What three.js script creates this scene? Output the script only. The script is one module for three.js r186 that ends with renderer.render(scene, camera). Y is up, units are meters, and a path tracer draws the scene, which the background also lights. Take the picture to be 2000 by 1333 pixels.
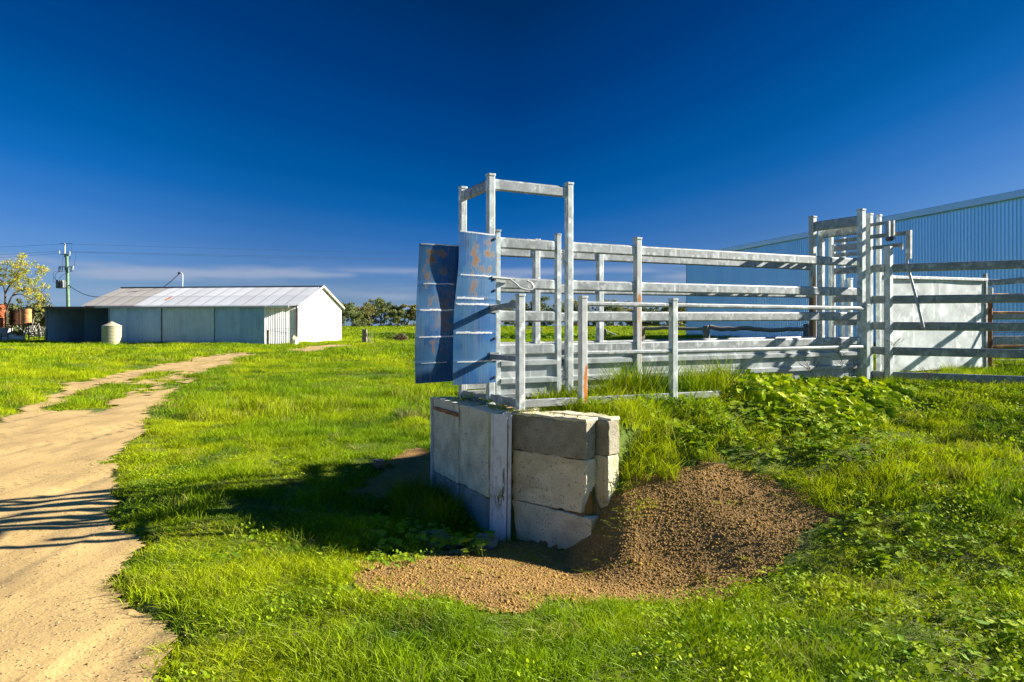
import * as THREE from 'three';
import { mergeGeometries } from 'three/addons/utils/BufferGeometryUtils.js';

// ---------------------------------------------------------------- camera, exposure, sky, sun
const W = 2000, H = 1333, F = 1333, EYE = 1.85, HOR = 636;
const scene = new THREE.Scene();
const camera = new THREE.PerspectiveCamera(2 * Math.atan(H / 2 / F) * 180 / Math.PI, W / H, 0.1, 4000);
camera.position.set(0, EYE, 0);
camera.lookAt(0, EYE, -10);
camera.setViewOffset(W, H, 0, H / 2 - HOR, W, H);
scene.add(camera);

const EXPOSURE = 2.7;
const renderer = new THREE.WebGLRenderer({ antialias: true });
renderer.toneMapping = THREE.LinearToneMapping;
renderer.toneMappingExposure = EXPOSURE;
renderer.shadowMap.enabled = true;

const SUN_EL = 24 * Math.PI / 180, SUN_AZ = 13.5 * Math.PI / 180;       // from the right, a little behind the subject
const toSun = new THREE.Vector3(Math.cos(SUN_EL) * Math.cos(SUN_AZ), Math.sin(SUN_EL), -Math.cos(SUN_EL) * Math.sin(SUN_AZ));
const sun = new THREE.DirectionalLight(new THREE.Color().setRGB(1, 0.92, 0.79), 5);
sun.position.copy(toSun).multiplyScalar(120);
sun.castShadow = true;
sun.shadow.mapSize.set(4096, 4096);
Object.assign(sun.shadow.camera, { left: -80, right: 80, top: 80, bottom: -80, near: 1, far: 400 });
scene.add(sun);

// ---------------------------------------------------------------- numbers: random, noise, colour
function rng(seed) { let a = seed >>> 0; return () => { a = (a + 0x6d2b79f5) | 0; let t = Math.imul(a ^ (a >>> 15), 1 | a); t = (t + Math.imul(t ^ (t >>> 7), 61 | t)) ^ t; return ((t ^ (t >>> 14)) >>> 0) / 4294967296; }; }
const hash = (x, y, z) => { let h = Math.imul(x | 0, 374761393) ^ Math.imul(y | 0, 668265263) ^ Math.imul(z | 0, 2147483647 ^ 0x51ed27); h = Math.imul(h ^ (h >>> 13), 1274126177); h ^= h >>> 16; return (h >>> 0) / 4294967296; };
const mix = (a, b, t) => a + (b - a) * t, clamp = (x, a = 0, b = 1) => Math.min(b, Math.max(a, x)), sm = (a, b, x) => { const t = clamp((x - a) / (b - a)); return t * t * (3 - 2 * t); };
function vnoise(x, y, p = 0, s = 0) {                                  // value noise, tileable with period p
  const ix = Math.floor(x), iy = Math.floor(y), fx = x - ix, fy = y - iy, u = fx * fx * (3 - 2 * fx), v = fy * fy * (3 - 2 * fy), m = (n) => (p ? ((n % p) + p) % p : n);
  return mix(mix(hash(m(ix), m(iy), s), hash(m(ix + 1), m(iy), s), u), mix(hash(m(ix), m(iy + 1), s), hash(m(ix + 1), m(iy + 1), s), u), v);
}
function fbm(x, y, oct = 4, p = 0, s = 0) { let a = 0.5, t = 0, n = 0; for (let i = 0; i < oct; i++) { t += a * vnoise(x, y, p, s + i * 7); n += a; a *= 0.5; x *= 2; y *= 2; p *= 2; } return t / n; }
const toSrgb = (c) => { c = clamp(c); return c <= 0.0031308 ? c * 12.92 : 1.055 * Math.pow(c, 1 / 2.4) - 0.055; };
const lin = (c) => (c <= 0.04045 ? c / 12.92 : Math.pow((c + 0.055) / 1.055, 2.4));
const rgb = (r, g, b) => new THREE.Color().setRGB(r, g, b);

// ---------------------------------------------------------------- the sky: deep polarised blue, paler to the sides and to the horizon, thin low cloud
{
  const w = 2048, h = 1024, data = new Float32Array(w * h * 4);
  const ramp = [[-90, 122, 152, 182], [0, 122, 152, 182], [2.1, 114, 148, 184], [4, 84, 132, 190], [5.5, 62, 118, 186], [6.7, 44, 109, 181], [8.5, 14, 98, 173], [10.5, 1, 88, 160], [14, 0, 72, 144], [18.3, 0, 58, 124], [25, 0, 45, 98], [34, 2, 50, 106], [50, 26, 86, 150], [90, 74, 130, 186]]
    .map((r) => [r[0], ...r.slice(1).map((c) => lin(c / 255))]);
  for (let j = 0; j < h; j++) {
    const el = ((j + 0.5) / h - 0.5) * 180, y = Math.sin(el * Math.PI / 180), cy = Math.cos(el * Math.PI / 180);
    for (let i = 0; i < w; i++) {
      const a = ((i + 0.5) / w - 0.5) * 2 * Math.PI, x = Math.cos(a) * cy, z = Math.sin(a) * cy;
      const side = x > 0 ? 0.92 * x : -0.53 * x, e = el * (1 - side);
      let k = 0; while (k < ramp.length - 2 && ramp[k + 1][0] < e) k++;
      const t = sm(0, 1, (e - ramp[k][0]) / (ramp[k + 1][0] - ramp[k][0])) * 0.5 + 0.5 * clamp((e - ramp[k][0]) / (ramp[k + 1][0] - ramp[k][0]));
      let c = [1, 2, 3].map((n) => mix(ramp[k][n], ramp[k + 1][n], t));
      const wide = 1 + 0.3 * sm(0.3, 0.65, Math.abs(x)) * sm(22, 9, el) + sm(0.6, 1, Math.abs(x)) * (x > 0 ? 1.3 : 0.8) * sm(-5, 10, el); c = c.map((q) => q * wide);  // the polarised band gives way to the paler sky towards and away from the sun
      if (el > 0 && el < 12) {                                         // flat streaks of cloud seen edge-on
        const az = a * 180 / Math.PI;
        const n = fbm(az * 0.11 + 40, el * 1.9 + 3 + 0.5 * vnoise(az * 0.05, el), 5, 0, 3), n2 = fbm(az * 0.25 + 9, el * 5 + 1, 4, 0, 11);
        const band = Math.exp(-(((el - 4.0) / 0.75) ** 2)) * 0.75 + Math.exp(-(((el - 1.9) / 1.0) ** 2)) * 0.55;
        const cl = clamp(sm(0.40, 0.72, n * 0.7 + n2 * 0.3) * band * 1.25, 0, 0.7);
        const cc = [lin(168 / 255), lin(180 / 255), lin(205 / 255)];
        c = c.map((q, m) => mix(q, cc[m], cl));
      }
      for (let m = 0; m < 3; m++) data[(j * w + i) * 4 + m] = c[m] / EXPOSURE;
      data[(j * w + i) * 4 + 3] = 1;
    }
  }
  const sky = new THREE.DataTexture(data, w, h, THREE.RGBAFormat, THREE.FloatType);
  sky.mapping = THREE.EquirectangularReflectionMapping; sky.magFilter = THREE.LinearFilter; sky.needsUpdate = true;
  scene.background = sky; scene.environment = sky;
}

// ---------------------------------------------------------------- placing things
const V = (x, y, z) => new THREE.Vector3(x, y, z);
const P = (px, py, d) => V((px - 1000) / F * d, EYE - (py - HOR) * d / F, -d);       // a point d metres in front of the eye
const E1 = [0.8896, 0.4566], O1 = [-0.23, 7.3];                                      // the race: u along it, v across it (x, distance)
const R = (u, v, y) => V(O1[0] + E1[0] * u - E1[1] * v, y, -(O1[1] + E1[1] * u + E1[0] * v));
const DIR_U = V(E1[0], 0, -E1[1]), DIR_V = V(-E1[1], 0, -E1[0]);
const used = {};
function numbered(n) { const k = used[n] = (used[n] ?? -1) + 1; return k ? n + '_' + String(k).padStart(3, '0') : n; }
function tag(o, label, category, group) { o.userData = { label, category }; if (group) o.userData.group = group; return o; }
function thing(name, label, category, at, group) { const o = new THREE.Group(); o.name = numbered(name); o.position.copy(at); scene.add(o); return tag(o, label, category, group); }
function origin(o) { o.updateWorldMatrix(true, false); return V(0, 0, 0).setFromMatrixPosition(o.matrixWorld); }
function mesh(name, geo, mat, parent, at) {
  const m = new THREE.Mesh(geo, mat); m.name = parent === scene ? numbered(name) : name; m.castShadow = m.receiveShadow = true;
  if (at) m.position.copy(at).sub(origin(parent)); parent.add(m); return m;
}
function structure(name, geo, mat) { const m = mesh(name, geo, mat, scene); m.userData.kind = 'structure'; return m; }
function orient(m, x, y) { const X = x.clone().normalize(), Z = X.clone().cross(y).normalize(), Y = Z.clone().cross(X); m.quaternion.setFromRotationMatrix(new THREE.Matrix4().makeBasis(X, Y, Z)); return m; }

// ---------------------------------------------------------------- geometry
function build(pos, nor, uv, idx, col) {
  const g = new THREE.BufferGeometry();
  g.setAttribute('position', new THREE.Float32BufferAttribute(pos, 3));
  if (uv) g.setAttribute('uv', new THREE.Float32BufferAttribute(uv, 2));
  if (col) g.setAttribute('color', new THREE.Float32BufferAttribute(col, 3));
  if (idx) g.setIndex(idx);
  if (nor) g.setAttribute('normal', new THREE.Float32BufferAttribute(nor, 3)); else g.computeVertexNormals();
  return g;
}
// a tube or bar of rounded rectangular section along x: w across (z), h high (y); ends: white zinc paint at the welds
const barCache = {};
function barGeo(len, w, h, r, ends, seed) {
  const key = [len.toFixed(3), w, h, r, ends, seed].join();
  if (barCache[key]) return barCache[key];
  const rnd = rng(seed * 977 + 5), prof = [], n = r > 0.012 ? 4 : 2;
  for (const [cx, cy, a0] of [[1, 1, 0], [-1, 1, 90], [-1, -1, 180], [1, -1, 270]]) for (let k = 0; k <= n; k++) {
    const a = (a0 + 90 * k / n) * Math.PI / 180, nz = Math.cos(a), ny = Math.sin(a);
    prof.push([cx * (w / 2 - r) + r * nz, cy * (h / 2 - r) + r * ny, nz, ny]);
  }
  const per = [0]; for (let i = 0; i < prof.length; i++) { const a = prof[i], b = prof[(i + 1) % prof.length]; per.push(per[i] + Math.hypot(a[0] - b[0], a[1] - b[1])); }
  const xs = ends ? [0, 0.045, 0.07, len - 0.07, len - 0.045, len] : [0, len], bright = ends ? [1, 1, 0, 0, 1, 1] : [0, 0];
  const pos = [], nor = [], uv = [], col = [], idx = [], u0 = rnd() * 3, v0 = rnd() * 3, m = prof.length + 1;
  const lo = 0.94 + 0.12 * rnd();
  xs.forEach((x, k) => { for (let i = 0; i <= prof.length; i++) {
    const p = prof[i % prof.length], jit = ends && k > 0 && k < xs.length - 1 ? (hash(i % prof.length, k, seed) - 0.5) * 0.03 : 0;
    pos.push(x + jit - len / 2, p[1], p[0]); nor.push(0, p[3], p[2]); uv.push(u0 + x + jit, v0 + per[i]);
    const c = bright[k] ? 1.55 : lo; col.push(c, c, c);
  } });
  for (let k = 0; k + 1 < xs.length; k++) for (let i = 0; i < prof.length; i++) { const a = k * m + i, b = a + 1, c = a + m, d = c + 1; idx.push(a, c, b, b, c, d); }
  for (const s of [0, 1]) {
    const b = pos.length / 3, x = s ? len / 2 : -len / 2;
    pos.push(x, 0, 0); nor.push(s ? 1 : -1, 0, 0); uv.push(u0, v0); col.push(lo, lo, lo);
    for (let i = 0; i < prof.length; i++) { pos.push(x, prof[i][1], prof[i][0]); nor.push(s ? 1 : -1, 0, 0); uv.push(u0 + prof[i][0], v0 + prof[i][1]); col.push(lo, lo, lo); }
    for (let i = 0; i < prof.length; i++) { const p = b + 1 + i, q = b + 1 + (i + 1) % prof.length; s ? idx.push(b, q, p) : idx.push(b, p, q); }
  }
  // winding is checked against the normals so that faces look outward
  const g = build(pos, nor, uv, idx, col);
  fixWinding(g);
  return barCache[key] = g;
}
function fixWinding(g) {
  const p = g.attributes.position, n = g.attributes.normal, ix = g.index.array, a = V(), b = V(), c = V();
  for (let i = 0; i < ix.length; i += 3) {
    a.fromBufferAttribute(p, ix[i]); b.fromBufferAttribute(p, ix[i + 1]); c.fromBufferAttribute(p, ix[i + 2]);
    const f = b.clone().sub(a).cross(c.clone().sub(a)), q = V(n.getX(ix[i]) + n.getX(ix[i + 1]) + n.getX(ix[i + 2]), n.getY(ix[i]) + n.getY(ix[i + 1]) + n.getY(ix[i + 2]), n.getZ(ix[i]) + n.getZ(ix[i + 1]) + n.getZ(ix[i + 2]));
    if (f.dot(q) < 0) { const t = ix[i + 1]; ix[i + 1] = ix[i + 2]; ix[i + 2] = t; }
  }
  return g;
}
let barSeed = 1;
function bar(parent, name, p, q, w, h, mat, o = {}) {
  const d = q.clone().sub(p), g = barGeo(d.length(), w, h, o.r ?? Math.min(w, h) * 0.12, o.ends ?? false, o.seed ?? (barSeed++ % 7));
  const m = mesh(name, g, mat, parent, p.clone().add(q).multiplyScalar(0.5));
  return orient(m, d, o.up ?? (Math.abs(d.clone().normalize().y) > 0.9 ? DIR_U : V(0, 1, 0)));
}
// upright square post with a pressed cap
function post(parent, name, base, height, s, mat, o = {}) {
  const body = barGeo(height, s, s, s * 0.13, false, o.seed ?? (barSeed++ % 7)).clone().rotateZ(Math.PI / 2).translate(0, height / 2, 0);
  const parts = [body];
  if (o.cap !== false) {
    const c = barGeo(0.022, s + 0.012, s + 0.012, s * 0.16, false, 3).clone().rotateZ(Math.PI / 2).translate(0, height + 0.004, 0);
    const k = c.attributes.color; for (let i = 0; i < k.count; i++) k.setXYZ(i, 0.85, 0.85, 0.85);
    parts.push(c);
  }
  const m = mesh(name, mergeGeometries(parts), mat, parent, base);
  m.rotation.y = o.turn ?? Math.atan2(E1[1], E1[0]);
  return m;
}
// a box with worn, slightly uneven edges and uv in metres
function roughBox(w, h, d, r = 0.012, rough = 0.004, seed = 1, seg = 0.06, shape) {
  const pos = [], nor = [], uv = [], idx = [];
  const faces = [[0, 1, 2, 1], [0, 1, 2, -1], [1, 2, 0, 1], [1, 2, 0, -1], [2, 0, 1, 1], [2, 0, 1, -1]], S = [w, h, d];
  for (const [a, b, c, s] of faces) {
    const na = clamp(Math.round(S[a] / seg), 2, 40), nb = clamp(Math.round(S[b] / seg), 2, 40), base = pos.length / 3;
    const steps = (n, L) => { const o = [-L / 2, -L / 2 + r]; for (let i = 1; i < n; i++) o.push(-L / 2 + r + (L - 2 * r) * i / n); o.push(L / 2 - r, L / 2); return o; };
    const sa = steps(na, S[a]), sb = steps(nb, S[b]);
    for (const y of sb) for (const x of sa) {
      const q = [0, 0, 0]; q[a] = x; q[b] = y; q[c] = s * S[c] / 2;
      const inner = q.map((v, i) => clamp(v, -S[i] / 2 + r, S[i] / 2 - r)), dv = V(q[0] - inner[0], q[1] - inner[1], q[2] - inner[2]);
      if (dv.length() < 1e-6) { dv.set(0, 0, 0); dv.setComponent(c, s); }
      dv.normalize();
      const edge = (Math.abs(q[a]) > S[a] / 2 - r * 1.5) + (Math.abs(q[b]) > S[b] / 2 - r * 1.5);
      const nz = (fbm(q[0] * 14 + seed * 3.1 + q[2] * 9, q[1] * 14 + q[2] * 5, 3, 0, seed) - 0.5) * 2 * rough * (edge ? 2.6 : 1);
      let pt = [inner[0] + dv.x * (r + nz), inner[1] + dv.y * (r + nz), inner[2] + dv.z * (r + nz)];
      if (shape) pt = shape(pt);
      pos.push(...pt); nor.push(dv.x, dv.y, dv.z); uv.push(q[a] + seed * 0.37, q[b] + seed * 0.61);
    }
    const m = sa.length;
    for (let j = 0; j + 1 < sb.length; j++) for (let i = 0; i + 1 < m; i++) { const o = base + j * m + i; idx.push(o, o + 1, o + m, o + 1, o + m + 1, o + m); }
  }
  return fixWinding(build(pos, nor, uv, idx));
}
// profile swept along x: points [y, z]; used for ribbed and folded sheets. top(x) may cut the sheet
function foldedSheet(length, profile, uvScale = 1) {
  const pos = [], uv = [], idx = []; let s = 0;
  for (let i = 0; i + 1 < profile.length; i++) {
    const [y0, z0] = profile[i], [y1, z1] = profile[i + 1], b = pos.length / 3, l = Math.hypot(y1 - y0, z1 - z0);
    pos.push(-length / 2, y0, z0, length / 2, y0, z0, length / 2, y1, z1, -length / 2, y1, z1); uv.push(0, s, length, s, length, s + l, 0, s + l); idx.push(b, b + 1, b + 2, b, b + 2, b + 3); s += l;
  }
  return build(pos, null, uv, idx);
}
// upright corrugated or ribbed sheet from x = 0 to width; wave(x) gives its depth, top(x) its height
function uprightSheet(width, top, step, wave, bottom = () => 0) {
  const n = Math.max(2, Math.round(width / step)), pos = [], uv = [], idx = [];
  for (let i = 0; i <= n; i++) { const x = width * i / n, z = wave(x), t = top(x), b = bottom(x); pos.push(x, b, z, x, t, z); uv.push(x, b, x, t); if (i) { const k = i * 2; idx.push(k - 2, k, k - 1, k, k + 1, k - 1); } }
  return build(pos, null, uv, idx);
}
// a bent sheet with a real thickness; f(s, t) gives the middle surface
function bentSheet(nu, nv, f, thick) {
  const pos = [], uv = [], idx = [], at = [];
  for (let j = 0; j <= nv; j++) for (let i = 0; i <= nu; i++) at.push(f(i / nu, j / nv));
  const norm = (i, j) => { const g = (a, b) => at[clamp(b, 0, nv) * (nu + 1) + clamp(a, 0, nu)]; return g(i + 1, j).clone().sub(g(i - 1, j)).cross(g(i, j + 1).clone().sub(g(i, j - 1))).normalize(); };
  for (const s of [1, -1]) for (let j = 0; j <= nv; j++) for (let i = 0; i <= nu; i++) { const p = at[j * (nu + 1) + i].clone().addScaledVector(norm(i, j), s * thick / 2); pos.push(p.x, p.y, p.z); uv.push(i / nu, j / nv); }
  const N = (nu + 1) * (nv + 1), q = (a, b, c, d) => idx.push(a, b, c, b, d, c);
  for (let j = 0; j < nv; j++) for (let i = 0; i < nu; i++) { const a = j * (nu + 1) + i; q(a, a + 1, a + nu + 1, a + nu + 2); q(N + a + 1, N + a, N + a + nu + 2, N + a + nu + 1); }
  const edge = (a, b) => { const k = pos.length / 3; for (const v of [a, b, N + a, N + b]) { pos.push(pos[v * 3], pos[v * 3 + 1], pos[v * 3 + 2]); uv.push(uv[v * 2], uv[v * 2 + 1]); } q(k, k + 2, k + 1, k + 3); };
  for (let i = 0; i < nu; i++) { edge(i, i + 1); edge(nv * (nu + 1) + i + 1, nv * (nu + 1) + i); }
  for (let j = 0; j < nv; j++) { edge((j + 1) * (nu + 1), j * (nu + 1)); edge(j * (nu + 1) + nu, (j + 1) * (nu + 1) + nu); }
  return build(pos, null, uv, idx);
}
function tube(points, r, seg = 6, taper = 1, per = 4) {
  const c = new THREE.CatmullRomCurve3(points), n = Math.max(2, (points.length - 1) * per), fr = c.computeFrenetFrames(n), pos = [], nor = [], uv = [], idx = [], L = c.getLength();
  for (let i = 0; i <= n; i++) { const p = c.getPointAt(i / n), rr = r * mix(1, taper, i / n); for (let k = 0; k <= seg; k++) { const a = k / seg * 2 * Math.PI, d = fr.normals[i].clone().multiplyScalar(Math.cos(a)).addScaledVector(fr.binormals[i], Math.sin(a)); pos.push(p.x + d.x * rr, p.y + d.y * rr, p.z + d.z * rr); nor.push(d.x, d.y, d.z); uv.push(k / seg * 2 * Math.PI * r, i / n * L); } }
  for (let i = 0; i < n; i++) for (let k = 0; k < seg; k++) { const a = i * (seg + 1) + k; idx.push(a, a + 1, a + seg + 1, a + 1, a + seg + 2, a + seg + 1); }
  for (const [row, flip] of [[0, 1], [n, 0]]) { const b = pos.length / 3, p = c.getPointAt(row / n), t = c.getTangentAt(row / n).multiplyScalar(flip ? -1 : 1); pos.push(p.x, p.y, p.z); nor.push(t.x, t.y, t.z); uv.push(0, 0); for (let k = 0; k <= seg; k++) { const o = (row * (seg + 1) + k) * 3; pos.push(pos[o], pos[o + 1], pos[o + 2]); nor.push(t.x, t.y, t.z); uv.push(0.1, 0.1); } for (let k = 0; k < seg; k++) idx.push(b, b + 1 + k, b + 2 + k); }
  return fixWinding(build(pos, nor, uv, idx));
}

// ---------------------------------------------------------------- textures and materials
function texture(w, h, f, srgb = true) {
  const d = new Uint8Array(w * h * 4);
  for (let j = 0; j < h; j++) for (let i = 0; i < w; i++) { const c = f((i + 0.5) / w, (j + 0.5) / h), o = (j * w + i) * 4; for (let m = 0; m < 3; m++) d[o + m] = Math.round(255 * (srgb ? toSrgb(c[m]) : clamp(c[m]))); d[o + 3] = 255; }
  const t = new THREE.DataTexture(d, w, h); if (srgb) t.colorSpace = THREE.SRGBColorSpace; t.wrapS = t.wrapT = THREE.RepeatWrapping; t.magFilter = THREE.LinearFilter; t.minFilter = THREE.LinearMipmapLinearFilter; t.needsUpdate = true; return t;
}
const rep = (t, x, y = x, turn = 0) => { const c = t.clone(); c.repeat.set(x, y); c.rotation = turn; c.needsUpdate = true; return c; };
const tint = (c, k) => c.map((v) => v * k), blend = (a, b, t) => a.map((v, i) => mix(v, b[i], t));
const std = (o) => new THREE.MeshStandardMaterial({ roughness: 0.8, metalness: 0, ...o });

const galvTex = texture(512, 512, (u, v) => {                          // hot-dip zinc: mottled spangle, runs across the bar, chalky spots
  const n = fbm(u * 10, v * 10, 5, 10, 1), sp = vnoise(u * 46, v * 46, 46, 2), drip = sm(0.68, 0.92, vnoise(u * 37, v * 5, 0, 5)) * sm(0.42, 0.75, fbm(u * 7, v * 3, 3, 0, 8)), chalk = sm(0.6, 0.8, fbm(u * 8 + 3, v * 8, 4, 8, 20));
  let c = tint([0.325, 0.355, 0.36], 0.52 + 0.78 * n + 0.14 * (sp - 0.5)); c = blend(c, [0.7, 0.72, 0.71], drip * 0.55); return blend(c, [0.68, 0.7, 0.69], chalk * 0.5);
});
const galvRough = texture(256, 256, (u, v) => { const n = fbm(u * 12, v * 12, 4, 12, 31); return [0, 0.38 + 0.35 * n, 0.25 + 0.3 * vnoise(u * 9, v * 9, 9, 4)]; }, false);
const concTex = texture(768, 768, (u, v) => {
  const n = fbm(u * 6, v * 6, 6, 6, 41), f = vnoise(u * 220, v * 220, 220, 42), s = sm(0.5, 0.75, fbm(u * 3 + 0.3, v * 5, 4, 0, 44)), pit = sm(0.80, 0.9, vnoise(u * 90, v * 90, 90, 46)), run = sm(0.55, 0.8, fbm(u * 14, v * 2, 4, 0, 48));
  let c = tint([0.70, 0.68, 0.58], 0.58 + 0.66 * n + 0.22 * (f - 0.5)); c = blend(c, [0.40, 0.36, 0.27], s * 0.6 + run * 0.4); return blend(c, [0.11, 0.1, 0.09], pit * 0.6);
});
const concBump = texture(512, 512, (u, v) => { const n = 0.5 * fbm(u * 20, v * 20, 5, 20, 51) + 0.35 * vnoise(u * 110, v * 110, 110, 53) - 0.5 * sm(0.8, 0.92, vnoise(u * 60, v * 60, 60, 55)); return [n, n, n]; }, false);
const rustTex = texture(256, 256, (u, v) => { const n = fbm(u * 9, v * 9, 5, 9, 61), m = sm(0.35, 0.7, fbm(u * 5, v * 5, 4, 5, 63)); return blend(tint([0.42, 0.17, 0.07], 0.6 + 0.8 * n), [0.09, 0.045, 0.035], m * 0.7); });
const dirtTex = texture(768, 768, (u, v) => {                        // packed pale loam
  const n = fbm(u * 5, v * 5, 6, 5, 71), g = vnoise(u * 300, v * 300, 300, 73), st = sm(0.78, 0.86, vnoise(u * 130, v * 130, 130, 75)), tr = sm(0.5, 0.72, fbm(u * 12, v * 2, 4, 0, 77));
  let c = tint([0.60, 0.41, 0.155], 0.66 + 0.5 * n + 0.22 * (g - 0.5)); c = blend(c, [0.34, 0.225, 0.085], tr * 0.5); return blend(c, [0.2, 0.13, 0.07], st * 0.5);
});
const dirtBump = texture(768, 768, (u, v) => { const n = 0.4 * fbm(u * 10, v * 10, 5, 10, 81) + 0.3 * vnoise(u * 160, v * 160, 160, 83) + 0.3 * sm(0.74, 0.95, vnoise(u * 60, v * 60, 60, 85)); return [n, n, n]; }, false);
const redTex = texture(768, 768, (u, v) => { const n = fbm(u * 7, v * 7, 6, 7, 91), g = vnoise(u * 260, v * 260, 260, 93), st = sm(0.7, 0.85, vnoise(u * 100, v * 100, 100, 95)); return blend(tint([0.28, 0.155, 0.036], 0.62 + 0.55 * n + 0.3 * (g - 0.5)), [0.42, 0.26, 0.14], st * 0.5); });
const redBump = texture(768, 768, (u, v) => { const n = 0.35 * fbm(u * 14, v * 14, 5, 14, 101) + 0.4 * vnoise(u * 100, v * 100, 100, 103) + 0.25 * vnoise(u * 210, v * 210, 210, 105); return [n, n, n]; }, false);
const turfTex = texture(768, 768, (u, v) => { const n = fbm(u * 8, v * 8, 6, 8, 111), g = fbm(u * 90, v * 90, 3, 90, 113), s = sm(0.5, 0.7, fbm(u * 22, v * 22, 4, 22, 115)); return blend(tint([0.09, 0.14, 0.012], 0.5 + 0.9 * n * (0.5 + g)), [0.10, 0.07, 0.035], s * 0.55); });
const woodTex = texture(256, 512, (u, v) => { const n = fbm(u * 26, v * 3, 5, 0, 121), k = fbm(u * 5, v * 5, 4, 0, 123); return tint([0.30, 0.27, 0.22], 0.45 + 0.7 * n + 0.35 * (k - 0.5)); });
const sheetTex = texture(512, 512, (u, v) => { const n = fbm(u * 5, v * 5, 5, 5, 131), run = fbm(u * 40, v * 2, 4, 0, 133), d = sm(0.55, 0.8, fbm(u * 6, v * 3, 4, 0, 135)); return tint([0.8, 0.8, 0.8], 0.84 + 0.22 * n + 0.16 * (run - 0.5) - 0.14 * d); });

const M = {
  galv: std({ map: rep(galvTex, 1 / 0.7), roughnessMap: rep(galvRough, 1 / 0.5), metalnessMap: rep(galvRough, 1 / 0.5), roughness: 1, metalness: 1, vertexColors: true }),
  galvPost: std({ map: rep(galvTex, 1 / 0.7, 1 / 0.7, Math.PI / 2), roughnessMap: rep(galvRough, 1 / 0.5), roughness: 0.9, metalness: 0.12, vertexColors: true, color: rgb(1.8, 1.8, 1.76) }),
  galvSheet: std({ map: rep(galvTex, 1 / 1.4), roughnessMap: rep(galvRough, 1), roughness: 0.9, metalness: 0.15, color: rgb(1.15, 1.17, 1.17), side: THREE.DoubleSide }),
  conc: std({ map: rep(concTex, 1 / 1.1), bumpMap: rep(concBump, 1 / 0.6), bumpScale: 0.006, roughness: 0.95, color: rgb(1.18, 1.12, 0.95) }),
  concWarm: std({ map: rep(concTex, 1 / 1.3), bumpMap: rep(concBump, 1 / 0.5), bumpScale: 0.006, roughness: 0.95, color: rgb(1.18, 1.1, 0.86) }),
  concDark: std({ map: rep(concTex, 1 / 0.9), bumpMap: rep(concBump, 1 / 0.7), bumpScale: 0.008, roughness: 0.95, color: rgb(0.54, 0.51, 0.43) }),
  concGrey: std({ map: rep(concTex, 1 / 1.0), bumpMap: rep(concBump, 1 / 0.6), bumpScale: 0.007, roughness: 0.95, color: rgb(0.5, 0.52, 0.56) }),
  rust: std({ map: rep(rustTex, 1 / 0.4), roughness: 0.9 }),
  rustPale: std({ map: rep(rustTex, 1 / 0.6), roughness: 0.85, color: rgb(1.7, 1.9, 2.1) }),
  road: std({ map: rep(dirtTex, 1 / 2.3), bumpMap: rep(dirtBump, 1 / 1.7), bumpScale: 0.005, roughness: 1 }),
  red: std({ map: rep(redTex, 1 / 1.6), bumpMap: rep(redBump, 1 / 1.1), bumpScale: 0.014, roughness: 1 }),
  turf: std({ map: rep(turfTex, 1 / 3.1), roughness: 1 }),
  wood: std({ map: rep(woodTex, 1 / 0.3, 1 / 0.8), roughness: 0.95 }),
  whitePaint: std({ map: rep(sheetTex, 1 / 0.8), color: rgb(0.86, 0.92, 1.0), roughness: 0.6 }),
};

// ---------------------------------------------------------------- the lie of the land
function inPoly(x, y, q) { let c = false; for (let i = 0, j = q.length - 1; i < q.length; j = i++) if ((q[i][1] > y) !== (q[j][1] > y) && x < (q[j][0] - q[i][0]) * (y - q[i][1]) / (q[j][1] - q[i][1]) + q[i][0]) c = !c; return c; }
function toEdge(x, y, q) {                                             // [distance to the outline, third number of the corners there]
  let best = 1e9, w = 0;
  for (let i = 0; i < q.length; i++) { const a = q[i], b = q[(i + 1) % q.length], dx = b[0] - a[0], dy = b[1] - a[1], t = clamp(((x - a[0]) * dx + (y - a[1]) * dy) / (dx * dx + dy * dy)), d = Math.hypot(x - a[0] - t * dx, y - a[1] - t * dy); if (d < best) { best = d; w = mix(a[2] ?? 1, b[2] ?? 1, t); } }
  return [best, w];
}
const Rxd = (u, v) => { const p = R(u, v, 0); return [p.x, -p.z]; };
const WING0 = [-0.02, 6.75], WING1 = [0.67, 6.16], EW = [0.758, -0.653], NW = [0.653, 0.758];
const onWing = (e, n) => [WING0[0] + EW[0] * e + NW[0] * n, WING0[1] + EW[1] * e + NW[1] * n];
const CUT = [[...Rxd(-0.1, 0.85), 0.09], [...Rxd(-0.1, -0.5), 0.09], [...onWing(0.1, 0.1), 0.09], [...onWing(0.8, 0.1), 0.09], [...onWing(0.9, 0.34), 0.12], [1.4, 7.3, 0.9], Rxd(1.2, 1.0), Rxd(0.3, 1.0)];
const BANK = [[1.02, -8, 0.6], [34, -8, 5], [34, 62, 8], [12, 62, 8], [4.5, 30, 5], [2.6, 14, 3], [...Rxd(2.2, 1.5), 1.6], [...Rxd(0.9, 1.2), 1.2], [1.02, 7.1, 0.6]];   // the bank but for its slope towards the track
const HIGH = 1.0;
function toFront(x, d) { let b = 1e9; for (let i = 0; i < 4; i++) { const p = CUT[i], q = CUT[i + 1], dx = q[0] - p[0], dy = q[1] - p[1], t = clamp(((x - p[0]) * dx + (d - p[1]) * dy) / (dx * dx + dy * dy)); b = Math.min(b, Math.hypot(x - p[0] - t * dx, d - p[1] - t * dy)); } return b; }
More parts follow.
